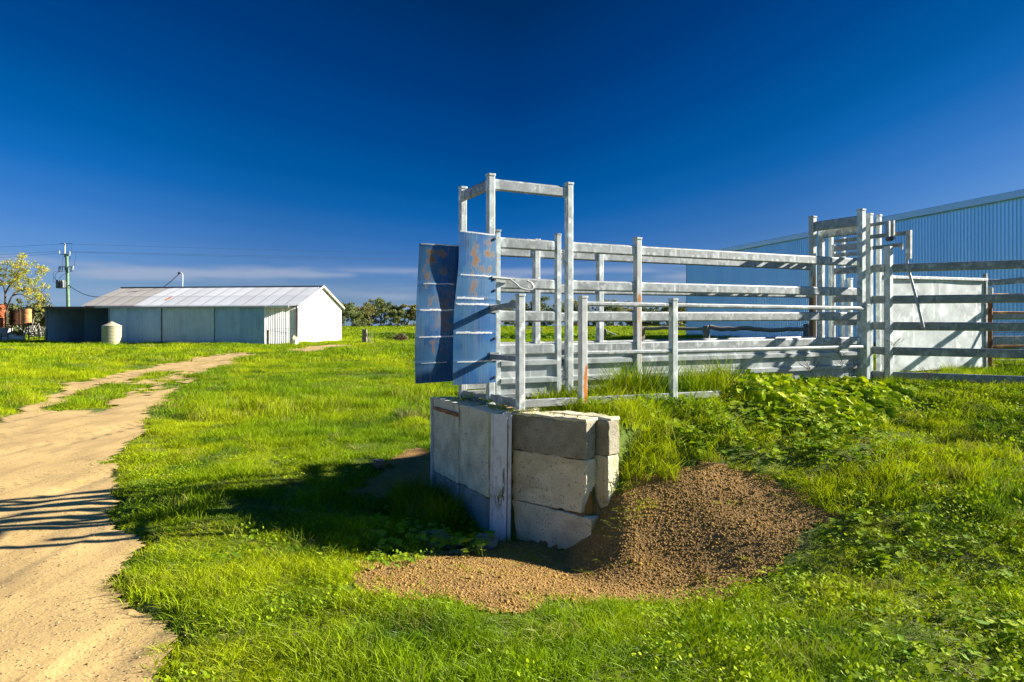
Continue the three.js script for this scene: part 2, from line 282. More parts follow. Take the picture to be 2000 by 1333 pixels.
function land(x, d) {
  let base = d < 12 ? 0 : d < 54 ? 0.37 * (d - 12) / 42 : d < 230 ? 0.37 + 0.63 * (d - 54) / 176 : 1.0;
  if (d < 0) base = 0;
  let m = 0;
  if (inPoly(x, d, BANK)) m = HIGH; else { const [e, w] = toEdge(x, d, BANK); m = HIGH * (1 - sm(0, 1, e / w)); }
  { const t = clamp((7.38 + 1.55 * sm(0.8, 5.2, x) - 1.2 * sm(6, 14, x) - d) / (2.1 + 2.3 * sm(1, 5, x))); m *= mix(1 - sm(0, 1, t), 1 - t, 0.55); }
  if (inPoly(x, d, CUT)) m = Math.max(m, HIGH) - 0.075 * sm(0.5, 0.3, toFront(x, d)); else { const [e, w] = toEdge(x, d, CUT); m = Math.max(m, HIGH * (1 - sm(0, Math.min(w, 1), e))); }
  const ax = -1.3, ad = 7.4, bx = 0.9, bd = 5.7, t = clamp(((x - ax) * (bx - ax) + (d - ad) * (bd - ad)) / ((bx - ax) ** 2 + (bd - ad) ** 2)), hx = x - ax - t * (bx - ax), hd = d - ad - t * (bd - ad);
  const hollow = 0.27 * Math.exp(-(hx * hx + hd * hd) / 1.1);
  const bump = (fbm(x * 0.9 + 7, d * 0.9, 4, 0, 201) - 0.5) * 0.12 + (fbm(x * 0.22, d * 0.22 + 5, 3, 0, 203) - 0.5) * 0.22 * sm(6, 30, d);
  return Math.max(base, m * (1 - 0.25 * sm(45, 70, d))) - hollow * (1 - m / HIGH) + bump * (1 - 0.7 * roadness(x, d)) - 0.02 * roadness(x, d) * sm(0.5, 0.75, fbm(x * 2.6, d * 0.22, 3, 0, 207)) * (inPoly(x, d, CUT) ? 0.2 : 1);
}
function fall(px, py) { let d = 1.5; const k = (px - 1000) / F; for (; d < 300; d *= 1.01) if (EYE - (py - HOR) * d / F <= landFlat(k * d, d)) break; return [k * d, d]; }
function landFlat(x, d) { const s = roadOff; roadOff = true; const v = land(x, d); roadOff = s; return v; }
let roadOff = true;
const ROAD = [], ISLES = [], SPUR = [], BARE = [];
function roadness(x, d) { if (roadOff || d > 50 || x > 3) return 0; return onRoad(x, d) ? 1 : 0; }
const fray = (x, d, k) => [(fbm(x * k, d * k, 4, 0, 301) - 0.5) * 2, (fbm(x * k + 50, d * k, 4, 0, 303) - 0.5) * 2];
function onRoad(x, d) {
  if (x > 2 || d > 60) return false;
  const a = 0.1 + 0.012 * d, [f, g] = fray(x, d, 2.2 / (1 + d * 0.03)), X = x + f * a * 1.6, D = d + g * a * 3;
  return (inPoly(X, D, ROAD) && !ISLES.some((q) => inPoly(X, D, q))) || inPoly(X, D, SPUR);
}
ROAD.push(...[[-0.5, -3], [-9, -3], [-12, 3], [-12, 8]], ...[[0, 828], [60, 790], [140, 752], [205, 732], [310, 718], [400, 697], [440, 690], [500, 689], [492, 697], [420, 722], [352, 752], [300, 800], [262, 860], [228, 930], [240, 1000], [262, 1080], [300, 1150], [330, 1270], [352, 1333]].map((p) => fall(...p)));
ISLES.push([[105, 800], [180, 815], [240, 780], [282, 755], [222, 748], [150, 778]].map((p) => fall(...p)), [[255, 750], [300, 744], [352, 728], [300, 730]].map((p) => fall(...p)), [[300, 762], [345, 735], [372, 724], [350, 742], [305, 778]].map((p) => fall(...p)));
SPUR.push(...[[543, 692], [640, 686], [700, 672], [640, 674], [560, 683]].map((p) => fall(...p)));
BARE.push(...[[698, 1112], [800, 1086], [960, 1070], [990, 1030], [1150, 1020], [1215, 950], [1290, 930], [1380, 905], [1490, 905], [1540, 950], [1640, 1012], [1560, 1062], [1470, 1112], [1380, 1165], [1250, 1190], [1020, 1196], [850, 1186], [735, 1156]].map((p) => fall(...p)));
const RED2 = [[690, 945], [760, 905], [842, 872], [850, 930], [800, 965], [700, 975]].map((p) => fall(...p));
roadOff = false;
function bare(x, d) { const [f, g] = fray(x, d, 2.0), X = x + f * 0.3, D = d + g * 0.35; return inPoly(X, D, BARE) ? 1 : inPoly(X, D, RED2) ? 2 : 0; }

// ground: one sheet, fine near the eye and coarse towards the horizon
{
  const axis = (lo, hi, fine, end0, end1) => { const o = []; for (let v = lo; v <= hi; v += fine) o.push(v); let s = fine; while (o[o.length - 1] < end1) { s *= 1.16; o.push(o[o.length - 1] + s); } s = fine; while (o[0] > end0) { s *= 1.16; o.unshift(o[0] - s); } return o; };
  const xs = axis(-4.2, 6.5, 0.06, -1500, 1500), ds = axis(3, 11, 0.055, -400, 2400), pos = [], uv = [], idx = [], m = xs.length;
  for (const d of ds) for (const x of xs) { pos.push(x, land(x, d) - (onRoad(x, d) ? 0.05 : 0), -d); uv.push(x, d); }
  for (let j = 0; j + 1 < ds.length; j++) for (let i = 0; i + 1 < m; i++) { const o = j * m + i; idx.push(o, o + 1, o + m, o + 1, o + m + 1, o + m); }
  structure('ground', build(pos, null, uv, idx), M.turf);
}
// sheets laid a few millimetres above it: the dirt road and the bare red soil
function patch(name, mat, test, x0, x1, d0, d1, lift, fine) {
  const pos = [], uv = [], idx = [], at = new Map();
  for (let d = d0; d < d1;) {
    const s = Math.max(fine, d * 0.011), row = (k) => d + k * s;
    for (let x = x0; x < x1; x += s) if (test(x + s / 2, d + s / 2)) {
      const v = [[0, 0], [1, 0], [0, 1], [1, 1]].map(([a, b]) => { const X = x + a * s, D = row(b), key = X.toFixed(3) + ',' + D.toFixed(3); if (!at.has(key)) { at.set(key, pos.length / 3); pos.push(X, land(X, D) + lift + 0.0006 * D, -D); uv.push(X, D); } return at.get(key); });
      idx.push(v[0], v[1], v[2], v[1], v[3], v[2]);
    }
    d += s;
  }
  return structure(name, build(pos, null, uv, idx), mat);
}
const solidRoad = (x, d) => onRoad(x, d) && [[0.14, 0], [-0.14, 0], [0, 0.16], [0, -0.16]].filter(([a, b]) => onRoad(x + a, d + b)).length > 2;
patch('dirt_road', M.road, solidRoad, -26, 2, 0.4, 52, 0.012, 0.045);
patch('bare_soil', M.red, (x, d) => bare(x, d) > 0, -3.5, 5, 3.6, 10, 0.008, 0.035);

// ---------------------------------------------------------------- loading ramp: concrete abutment
const TURN_U = Math.atan2(E1[1], E1[0]);
{
  const at = R(-0.05, 0.15, 0), t = thing('concrete_abutment', 'thick concrete retaining wall of big slabs at the raised end of the loading ramp', 'retaining wall', at);
  const slab = (name, u0, u1, v0, v1, y0, y1, mat, seed, o = {}) => { const m = mesh(name, roughBox(u1 - u0, y1 - y0, v1 - v0, o.r ?? 0.009, o.rough ?? 0.006, seed, 0.05), mat, t, R((u0 + u1) / 2, (v0 + v1) / 2, (y0 + y1) / 2)); m.rotation.y = TURN_U; return m; };
  slab('slab', -0.28, 0.06, 0.222, 0.975, 0.135, 1.0, M.conc, 1);
  slab('slab', -0.275, 0.06, -0.52, 0.214, 0.15, 1.0, M.conc, 2, { rough: 0.009 });
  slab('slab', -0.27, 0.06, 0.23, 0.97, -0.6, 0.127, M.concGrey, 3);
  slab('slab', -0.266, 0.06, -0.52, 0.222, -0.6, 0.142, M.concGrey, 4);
  slab('slab', 0.066, 0.34, -0.5, 0.95, 0.3, 0.985, M.conc, 5, { rough: 0.01 });
  slab('metal_strip', -0.305, -0.284, 0.21, 0.92, 0.865, 0.905, M.rust, 6, { r: 0.005, rough: 0.003 });
  slab('metal_edge', -0.31, -0.25, 0.98, 1.0, -0.3, 1.0, M.whitePaint, 7, { r: 0.004, rough: 0.001 });
  // wing wall, turned towards the track
  const turn = Math.atan2(0.653, 0.758) * -1;
  const wing = (e0, e1, n0, n1, y0, y1, mat, seed, shape, o = {}) => { const [x, d] = onWing((e0 + e1) / 2, (n0 + n1) / 2), m = mesh('slab', roughBox(e1 - e0, y1 - y0, n1 - n0, o.r ?? 0.01, o.rough ?? 0.006, seed, 0.04, shape), mat, t, V(x, (y0 + y1) / 2, -d)); m.rotation.y = turn; return m; };
  const L = 0.908;
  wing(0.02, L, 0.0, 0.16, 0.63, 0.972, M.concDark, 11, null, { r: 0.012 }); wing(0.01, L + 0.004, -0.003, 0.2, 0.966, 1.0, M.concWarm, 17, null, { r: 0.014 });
  wing(0.02, L - 0.005, 0.002, 0.16, 0.138, 0.628, M.concWarm, 12, ([x, y, z]) => [x > 0.2 && y < 0.02 ? x - Math.max(0, (x - 0.2) / 0.24) * Math.min(0.05, (0.02 - y) * 0.24) : x, y, z], { rough: 0.009 });
  wing(0.02, L + 0.06, -0.004, 0.2, -0.6, 0.135, M.concWarm, 13, ([x, y, z]) => [x, y > 0.3 ? y - 0.02 * clamp((x + 0.3) / 0.75) : y, z]);
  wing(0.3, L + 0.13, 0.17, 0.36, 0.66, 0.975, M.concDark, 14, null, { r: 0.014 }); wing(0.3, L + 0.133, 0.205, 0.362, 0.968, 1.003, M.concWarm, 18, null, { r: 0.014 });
  wing(0.3, L + 0.125, 0.172, 0.36, -0.1, 0.657, M.concWarm, 15, null, { r: 0.014 });
  wing(-0.05, 0.62, 0.165, 0.33, 0.5, 0.985, M.conc, 16);
  // painted steel column on the corner, with the edge strip beside it
  const cx = -0.118, cd = 6.66, y0 = -0.5, y1 = 0.985, hgt = y1 - y0, ang = -0.18;
  const col = [], plate = (w, d, x, z) => col.push(barGeo(hgt, d, w, 0.003, false, 2).clone().rotateZ(Math.PI / 2).translate(x, 0, z));
  plate(0.135, 0.014, 0, 0.0); plate(0.012, 0.13, 0, -0.072); plate(0.135, 0.014, 0, -0.144); plate(0.03, 0.012, -0.088, -0.025); plate(0.034, 0.012, 0.09, -0.02); plate(0.012, 0.05, 0.075, -0.045);
  const g = mergeGeometries(col); g.deleteAttribute('color');
  const colTex = texture(256, 1024, (u, v) => { const k = sm(0.56, 0.62, fbm(u * 8 + 1, v * 9, 5, 0, 402)) * sm(0.18, 0.08, Math.abs(v - 0.52)) * sm(0.26, 0.1, Math.abs((u % 1) - 0.5)); const n = fbm(u * 10, v * 30, 4, 0, 404), d = sm(0.62, 0.75, fbm(u * 14, v * 24, 4, 0, 405)); return blend(blend(tint([0.82, 0.86, 0.9], 0.8 + 0.25 * n), [0.42, 0.4, 0.36], d * 0.5), [0.14, 0.12, 0.11], k); });
  const uvA = g.attributes.uv, pA = g.attributes.position; for (let i = 0; i < uvA.count; i++) uvA.setXY(i, 0.5 + pA.getX(i) / 0.27, 0.5 + pA.getY(i) / hgt);
  const c = mesh('steel_column', g, std({ map: colTex, roughness: 0.55 }), t, V(cx, (y0 + y1) / 2, -cd)); c.rotation.y = ang; c.rotation.z = -0.012;
}
// rubble and offcuts lying about it
function boulder(r, seed, sy = 0.6) { const g = new THREE.IcosahedronGeometry(r, 3); const p = g.attributes.position; for (let i = 0; i < p.count; i++) { const v = V().fromBufferAttribute(p, i), n = v.clone().normalize(), k = 1 + 0.5 * (fbm(n.x * 2.2 + seed, n.y * 2.2 + n.z * 1.7, 3, 0, seed) - 0.5) + 0.12 * (vnoise(n.x * 9, n.y * 9 + n.z * 7, 0, seed) - 0.5); v.multiplyScalar(k); p.setXYZ(i, v.x, v.y * sy, v.z); } g.computeVertexNormals(); return g; }
{ const a = P(946, 1047, 6.45); const m = mesh('rubble_stone', boulder(0.13, 5, 0.62), M.concGrey, scene, V(a.x, land(a.x, 6.45) + 0.05, a.z)); tag(m, 'grey lump of broken concrete at the foot of the white steel column', 'rubble'); }
{
  const [x, d] = fall(740, 916), t = thing('timber_offcut', 'short squared timber offcut lying on bare soil left of the abutment', 'offcut', V(x, land(x, d), -d));
  const g = roughBox(0.11, 0.10, 0.3, 0.006, 0.003, 9, 0.03); const m = mesh('block', g, std({ map: rep(woodTex, 3), color: rgb(0.75, 0.7, 0.68) }), t, V(x, land(x, d) + 0.06, -d)); m.rotation.set(-0.12, 0.35, 0.1);
  const s = mesh('band', roughBox(0.116, 0.106, 0.05, 0.004, 0.002, 3, 0.03), std({ color: rgb(0.03, 0.03, 0.035), roughness: 0.7 }), t, V(x, land(x, d) + 0.06, -d)); s.rotation.copy(m.rotation);
}
{
  const t = thing('splintered_board', 'splintered pale boards lying on the abutment top beside the race base', 'board', R(-0.02, -0.3, 1.0));
  for (const [u, v, a, l] of [[-0.05, -0.3, 0.2, 0.3], [0.0, -0.42, -0.15, 0.24]]) { const m = mesh('board', roughBox(l, 0.018, 0.06, 0.003, 0.004, 21 + l * 10, 0.03), std({ map: rep(woodTex, 2), color: rgb(1.9, 1.45, 0.95) }), t, R(u, v, 1.012)); m.rotation.y = TURN_U + Math.PI / 2 + a; m.rotation.z = 0.05; }
}

// ---------------------------------------------------------------- loading race: galvanised posts and rails on the ramp
const RAIL = [2.74, 2.306, 1.95, 1.588], RH = 0.122, RW = 0.045, VF = 0.76;
const sheetProfile = [[1.56, 0], [1.475, 0], [1.462, 0.035], [1.415, 0.035], [1.40, 0.0], [1.285, 0], [1.27, 0.035], [1.222, 0.035], [1.208, 0], [1.10, 0]].map(([y, z]) => [y, z]);
const rustPost = (spots, seed) => {                                     // u round the post (0.32 m), v up it: bare steel rusting through the zinc where a spot says
  const t = texture(128, 512, (u, v) => { const n = fbm(u * 6, v * 18, 4, 0, seed), st = fbm(u * 24, v * 5, 4, 0, seed + 1); let c = tint([0.56, 0.58, 0.57], 0.7 + 0.5 * n); for (const [u0, v0, du, dv, k, col] of spots) { const q = Math.hypot((u - u0) / du, (v - v0) / dv) + (n - 0.5) * 1.1 + (st - 0.5) * 0.8; c = blend(c, tint(col ?? [0.5, 0.19, 0.04], 0.6 + 0.9 * n), sm(1, 0.75, q) * k); } return c; });
  return std({ map: t, roughness: 0.65, metalness: 0.1 });
};
function rePost(m, height, s) { const g = m.geometry, uv = g.attributes.uv, p = g.attributes.position, n = g.attributes.normal; for (let i = 0; i < uv.count; i++) { const side = Math.abs(n.getX(i)) > Math.abs(n.getZ(i)) ? (n.getX(i) > 0 ? 0 : 2) : (n.getZ(i) > 0 ? 3 : 1), w = side === 0 ? -p.getZ(i) : side === 2 ? p.getZ(i) : side === 3 ? p.getX(i) : -p.getX(i); uv.setXY(i, (side + 0.5 + w / s) / 4, clamp(p.getY(i) / height, 0.004, 0.99)); } return m; }
const race = thing('loading_race', 'tall galvanised cattle loading race of posts and oval rails standing on the ramp', 'loading race', R(0, 0, 1.0));
{
  const t = race, s = 0.078, top = 3.455;
  // front frame: two tall posts on the abutment, a third one rail further back
  post(t, 'post', R(0, VF, 0.98), top - 0.98, s, M.galvPost); post(t, 'post', R(0, 0, 0.98), top - 0.98, s, M.galvPost);
  post(t, 'post', R(0.984, 0, 0.9), top - 0.9, s, M.galvPost);
  post(t, 'post', R(0.984, VF, 0.9), 2.0, s, M.galvPost);
  bar(t, 'top_beam', R(0.04, 0, 3.36), R(0.945, 0, 3.36), RW, 0.125, M.galv, { r: 0.02, ends: true });
  bar(t, 'top_beam', R(0, 0.04, 3.36), R(0, VF - 0.04, 3.36), RW, 0.125, M.galv, { r: 0.02, ends: true });
  // posts and rails of the long sides
  const p4 = rePost(post(t, 'post', R(1.951, 0, 0.9), 1.99, s, rustPost([[0.9, 0.63, 0.09, 0.035, 1], [0.86, 0.53, 0.04, 0.09, 0.8], [0.95, 0.42, 0.03, 0.2, 0.6], [0.63, 0.6, 0.1, 0.2, 0.5, [0.2, 0.1, 0.06]]], 511)), 1.99, s);
  post(t, 'post', R(1.93, VF, 0.9), 1.95, s, M.galvPost);
  RAIL.forEach((y) => {
    bar(t, 'rail', R(1.025, 0, y), R(1.91, 0, y + 0.005), RW, RH, M.galv, { r: 0.02, ends: true });
    bar(t, 'rail', R(1.992, 0, y + 0.005), R(6.0, 0, y + 0.035), RW, RH, M.galv, { r: 0.02, ends: true });
    bar(t, 'rail', R(0.045, VF, y), R(0.942, VF, y), RW, RH, M.galv, { r: 0.02, ends: true });
    bar(t, 'rail', R(1.026, VF, y), R(1.89, VF, y + 0.005), RW, RH, M.galv, { r: 0.02, ends: true });
    bar(t, 'rail', R(1.972, VF, y + 0.005), R(5.95, VF, y + 0.035), RW, RH, M.galv, { r: 0.02, ends: true });
  });
  const side = (u0, u1, v, flip) => { const m = mesh('side_sheet', foldedSheet(u1 - u0, sheetProfile.map(([y, z]) => [y - 1.3, z * flip])), M.galvSheet, t, R((u0 + u1) / 2, v, 1.3)); m.rotation.y = TURN_U; };
  side(1.03, 1.905, 0.012, 1); side(1.995, 6.0, 0.012, 1); side(0.06, 0.93, VF + 0.02, 1); side(1.04, 5.9, VF + 0.02, 1);
  bar(t, 'bottom_rail', R(1.03, 0, 1.07), R(6.0, 0, 1.08), 0.04, 0.05, M.galv); bar(t, 'bottom_rail', R(0.05, VF, 1.06), R(5.9, VF, 1.08), 0.04, 0.05, M.galv);
  bar(t, 'sill_plate', R(0.0, 0.05, 1.05), R(0.0, VF - 0.05, 1.05), 0.05, 0.09, M.galv);
  // side gate between the second and third post
  const g = new THREE.Group(); g.name = 'side_gate'; t.add(g);
  bar(g, 'stile', R(0.082, 0, 1.06), R(0.082, 0, 2.865), 0.05, 0.05, M.galvPost); bar(g, 'stile', R(0.838, 0, 1.06), R(0.838, 0, 2.87), 0.06, 0.06, M.galvPost);
  for (const [u, y] of [[0.082, 2.868], [0.838, 2.873]]) { const c = mesh('stile_cap', barGeo(0.02, 0.066, 0.066, 0.01, false, 3), M.galv, g, R(u, 0, y)); c.rotation.set(0, TURN_U, Math.PI / 2); }
  RAIL.forEach((y) => bar(g, 'gate_rail', R(0.108, 0, y), R(0.808, 0, y), RW, RH, M.galv, { r: 0.02, ends: true }));
  const gs = mesh('gate_sheet', foldedSheet(0.7, sheetProfile.map(([y, z]) => [y - 1.3, z])), M.galvSheet, g, R(0.46, 0.0, 1.3)); gs.rotation.y = TURN_U;
  bar(g, 'gate_rail', R(0.108, 0, 1.085), R(0.808, 0, 1.085), 0.04, 0.05, M.galv);
  for (const y of [2.62, 1.3]) { mesh('hinge', mergeGeometries([tube([R(0.9, -0.01, y - 0.11), R(0.9, -0.01, y + 0.09)], 0.011, 8), tube([R(0.865, -0.01, y - 0.06), R(0.95, -0.01, y - 0.06)], 0.012, 8), tube([R(0.865, -0.01, y + 0.05), R(0.905, -0.01, y + 0.05)], 0.014, 8)].map((q) => q.translate(...origin(g).negate().toArray()))), M.plain ??= std({ color: rgb(0.5, 0.52, 0.52), roughness: 0.45, metalness: 0.4 }), g); }
  const lt = [tube([R(-0.02, -0.075, 2.36), R(0.2, -0.06, 2.35), R(0.26, -0.06, 2.35)], 0.016, 8), tube([R(0.2, -0.07, 2.345), R(0.26, -0.085, 2.3), R(0.31, -0.1, 2.255), R(0.44, -0.1, 2.24), R(0.47, -0.095, 2.26), R(0.45, -0.09, 2.31), R(0.4, -0.085, 2.335)], 0.011, 8, 1, 5)];
  mesh('latch', mergeGeometries(lt.map((q) => q.translate(...origin(g).negate().toArray()))), std({ color: rgb(0.48, 0.5, 0.5), roughness: 0.4, metalness: 0.4 }), g);
}

// ---------------------------------------------------------------- operator's walkway beside the race
{
  const v = -0.68, t = thing('walkway_railing', 'low galvanised walkway handrail with four short posts in front of the race', 'railing', R(0, v, 1.0)), s = 0.075;
  post(t, 'post', R(0, v, 1.03), 1.115, s, M.galvPost);
  rePost(post(t, 'post', R(0.728, v, 1.0), 1.14, s, rustPost([[0.92, 0.10, 0.10, 0.26, 1, [0.62, 0.2, 0.02]], [0.94, 0.28, 0.06, 0.14, 1, [0.62, 0.2, 0.02]]], 521)), 1.14, s);
  post(t, 'post', R(1.92, v, 1.0), 1.135, s, M.galvPost); post(t, 'post', R(5.2, v, 1.0), 1.12, s, M.galvPost);
  for (const [u0, u1] of [[0.768, 1.88], [1.96, 5.16]]) { bar(t, 'handrail', R(u0, v, 2.075), R(u1, v, 2.075), 0.05, 0.05, M.galv, { r: 0.016 }); bar(t, 'middle_rail', R(u0, v, 1.565), R(u1, v, 1.565), 0.05, 0.046, M.galv, { r: 0.016 }); }
  bar(t, 'base_rail', R(0.04, v, 1.08), R(2.6, v, 1.06), 0.05, 0.075, M.galv);
  bar(t, 'return_rail', R(0, v + 0.04, 2.06), R(-0.02, -0.075, 2.03), 0.05, 0.055, M.galv); bar(t, 'return_rail', R(0, v + 0.04, 1.52), R(-0.02, -0.075, 1.52), 0.05, 0.055, M.galv); bar(t, 'base_rail', R(0, v + 0.04, 1.08), R(0, -0.05, 1.08), 0.05, 0.085, M.galv);
  bar(t, 'bracket', R(-0.045, -0.078, 2.03), R(0.06, -0.078, 2.03), 0.008, 0.09, M.galv); bar(t, 'bracket', R(-0.045, -0.078, 1.52), R(0.06, -0.078, 1.52), 0.008, 0.09, M.galv);
}

// ---------------------------------------------------------------- two blue flaps cut from drums, hung either side of the opening
function blueTex(seed, stripes, rusts, w = 512, h = 1024) {
  return texture(w, h, (u, v) => {
    const t = 1 - v, n = fbm(u * 5, v * 12, 5, 0, seed), st = fbm(u * 40, v * 3, 4, 0, seed + 1), fine = vnoise(u * 140, v * 300, 0, seed + 2), fade = sm(0.42, 0.66, fbm(u * 3.2, v * 6, 5, 0, seed + 3));
    let c = tint([0.006, 0.125, 0.38], 0.55 + 0.6 * n + 0.25 * (st - 0.5)); c = blend(c, [0.11, 0.28, 0.42], fade * 0.32); c = blend(c, [0.2, 0.2, 0.18], sm(0.58, 0.72, st) * 0.3);
    for (const [x, y, rx, ry, k] of rusts) { const q = Math.hypot((u - x) / rx, (t - y) / ry) + (fbm(u * 16, v * 34, 4, 0, seed + 9) - 0.5) * 2.6 + (fine - 0.5) * 0.5; c = blend(c, [0.30, 0.25, 0.17], sm(1.25, 0.5, q) * k * 0.7); c = blend(c, [0.27, 0.115, 0.035], sm(0.85, 0.05, q) * k); }
    for (const [y, x0, x1, wd] of stripes) { const q = Math.abs(t - y - 0.004 * (vnoise(u * 9, y * 50, 0, seed + 5) - 0.5)) / wd + (vnoise(u * 60, v * 400, 0, seed + 6) - 0.5) * 0.9 + 1.5 * (sm(x0 + 0.05, x0, u) + sm(x1 - 0.05, x1, u)); c = blend(c, [0.82, 0.84, 0.85], sm(1, 0.6, q)); }
    return c;
  });
}
function flap(label, tex, f, ribs, bolts, at) {
  const t = thing('blue_flap', label, 'metal flap', at, null), o = at;
  const g = bentSheet(26, 110, (a, b) => f(a, b).sub(o), 0.004);
  mesh('sheet', g, std({ map: tex, roughness: 0.55, metalness: 0.05 }), t);
  for (const p of bolts) { const m = mesh('bolt', new THREE.CylinderGeometry(0.014, 0.016, 0.012, 6).rotateX(Math.PI / 2), std({ color: rgb(0.05, 0.05, 0.055), roughness: 0.5, metalness: 0.5 }), t, p); m.rotation.y = TURN_U; }
  return t;
}
{
  const sA = [[0.004, 0.0, 1, 0.006], [0.285, 0.04, 0.97, 0.0045], [0.437, 0, 0.72, 0.0075], [0.476, 0, 0.98, 0.007], [0.663, 0.02, 0.93, 0.0075], [0.853, 0.06, 0.95, 0.005]], rA = [[0.42, 0.17, 0.1, 0.085, 0.9], [0.82, 0.135, 0.12, 0.035, 1], [0.78, 0.07, 0.1, 0.04, 0.45], [0.62, 0.245, 0.22, 0.035, 0.5], [0.82, 0.25, 0.12, 0.035, 0.6], [0.42, 0.37, 0.09, 0.075, 0.65], [0.7, 0.43, 0.14, 0.02, 0.4], [0.38, 0.28, 0.08, 0.03, 0.5]];
  const ribs = (t, list) => list.reduce((a, [y]) => a + 0.0035 * Math.exp(-(((t - y) / 0.008) ** 2)), 0);
  const fA = (s, b) => { const t = 1 - b, u = mix(-0.395 - 0.06 * sm(0.1, 0.6, t), 0.03, s), v = -0.068 - 0.010 * Math.sin(Math.PI * s) - 0.012 * (1 - s) * Math.sin(t * 5) - ribs(t, sA); return R(u, v, mix(1.235 + 0.01 * s, 2.835 - 0.02 * s, b)); };
  flap('nearer blue rust-spotted drum-steel flap bolted to the front post of the race', blueTex(601, sA, rA), fA, sA, [[0.012, 2.765], [0.012, 2.34], [0.012, 2.22], [0.012, 1.71], [0.012, 1.3]].map(([u, y]) => R(u, -0.078, y)), R(-0.2, -0.07, 1.24));
  const sB = [[0.004, 0, 1, 0.006], [0.288, 0.1, 0.85, 0.004], [0.478, 0.05, 0.85, 0.007], [0.671, 0.05, 0.85, 0.0055], [0.857, 0.1, 0.7, 0.003]], rB = [[0.24, 0.06, 0.09, 0.03, 1], [0.3, 0.11, 0.1, 0.05, 0.9], [0.2, 0.24, 0.09, 0.06, 0.9], [0.52, 0.07, 0.15, 0.03, 0.8], [0.3, 0.42, 0.06, 0.06, 0.5], [0.6, 0.5, 0.3, 0.2, 0.35], [0.4, 0.72, 0.1, 0.05, 0.5], [0.6, 0.2, 0.1, 0.04, 0.6]];
  const fB = (s, b) => { const t = 1 - b, u = mix(-0.53 - 0.03 * t + 0.02 * Math.cos(t * 5), 0.0, s), v = VF + 0.05 + 0.02 * Math.sin(t * 7.3 + 0.6) * (1 - s) - 0.02 * Math.sin(Math.PI * s) - ribs(t, sB); return R(u, v, mix(1.205 - 0.02 * (1 - s), 2.79, b)); };
  flap('farther blue flap, buckled and half in shadow, hung on the far front post', blueTex(651, sB, rB), fB, sB, [[0.0, 2.7], [0.0, 1.9], [0.0, 1.3]].map(([u, y]) => R(u, VF + 0.03, y)), R(-0.25, VF + 0.05, 1.2));
}

// ---------------------------------------------------------------- slide gate at the yard end of the race
{
  const t = thing('slide_gate', 'tall galvanised slide gate frame with upright guide posts at the yard end of the race', 'gate', R(6.2, 0.35, 1.0)), s = 0.085;
  post(t, 'post', R(6.05, 0, 0.95), 2.6, 0.09, M.galvPost);
  rePost(post(t, 'post', R(5.97, 0.78, 0.95), 2.6, 0.088, rustPost([[0.77, 0.33, 0.05, 0.36, 1, [0.48, 0.2, 0.07]], [0.99, 0.33, 0.04, 0.36, 1, [0.48, 0.2, 0.07]], [0.63, 0.33, 0.14, 0.34, 1, [0.2, 0.09, 0.05]], [0.88, 0.35, 0.13, 0.34, 0.75, [0.7, 0.42, 0.2]], [0.12, 0.5, 0.12, 0.2, 0.6]], 531)), 2.6, 0.088);
  for (const [u, v, h, w] of [[6.236, 0, 2.55, 0.075], [6.455, 0, 2.55, 0.06], [6.15, 0.76, 2.42, 0.075], [6.37, 0.76, 2.4, 0.06], [6.64, 0.74, 2.3, 0.05], [6.75, 0.7, 1.65, 0.06]]) post(t, 'post', R(u, v, 0.95), h, w, M.galvPost);
  bar(t, 'top_beam', R(6.04, 0.05, 3.40), R(5.98, 0.735, 3.40), 0.05, 0.15, M.galv, { r: 0.02 });
  bar(t, 'top_beam', R(6.235, 0.04, 3.29), R(6.15, 0.72, 3.29), 0.05, 0.13, M.galv, { r: 0.02 });
  bar(t, 'top_beam', R(6.455, 0.04, 3.36), R(6.37, 0.72, 3.3), 0.05, 0.06, M.galv);
  const leaf = new THREE.Group(); leaf.name = 'leaf'; t.add(leaf);
  bar(leaf, 'stile', R(6.33, 0.08, 1.08), R(6.33, 0.08, 3.12), 0.045, 0.045, M.galvPost); bar(leaf, 'stile', R(6.28, 0.64, 1.08), R(6.28, 0.64, 3.12), 0.045, 0.045, M.galvPost);
  for (const [y, h] of [[3.17, 0.06], [3.06, 0.1], [2.95, 0.06], [2.7, 0.1], [2.26, 0.1], [1.9, 0.1], [1.55, 0.1], [1.15, 0.1]]) bar(leaf, 'leaf_rail', R(6.33, 0.105, y), R(6.28, 0.615, y), 0.04, h, M.galv, { r: 0.018 });
}
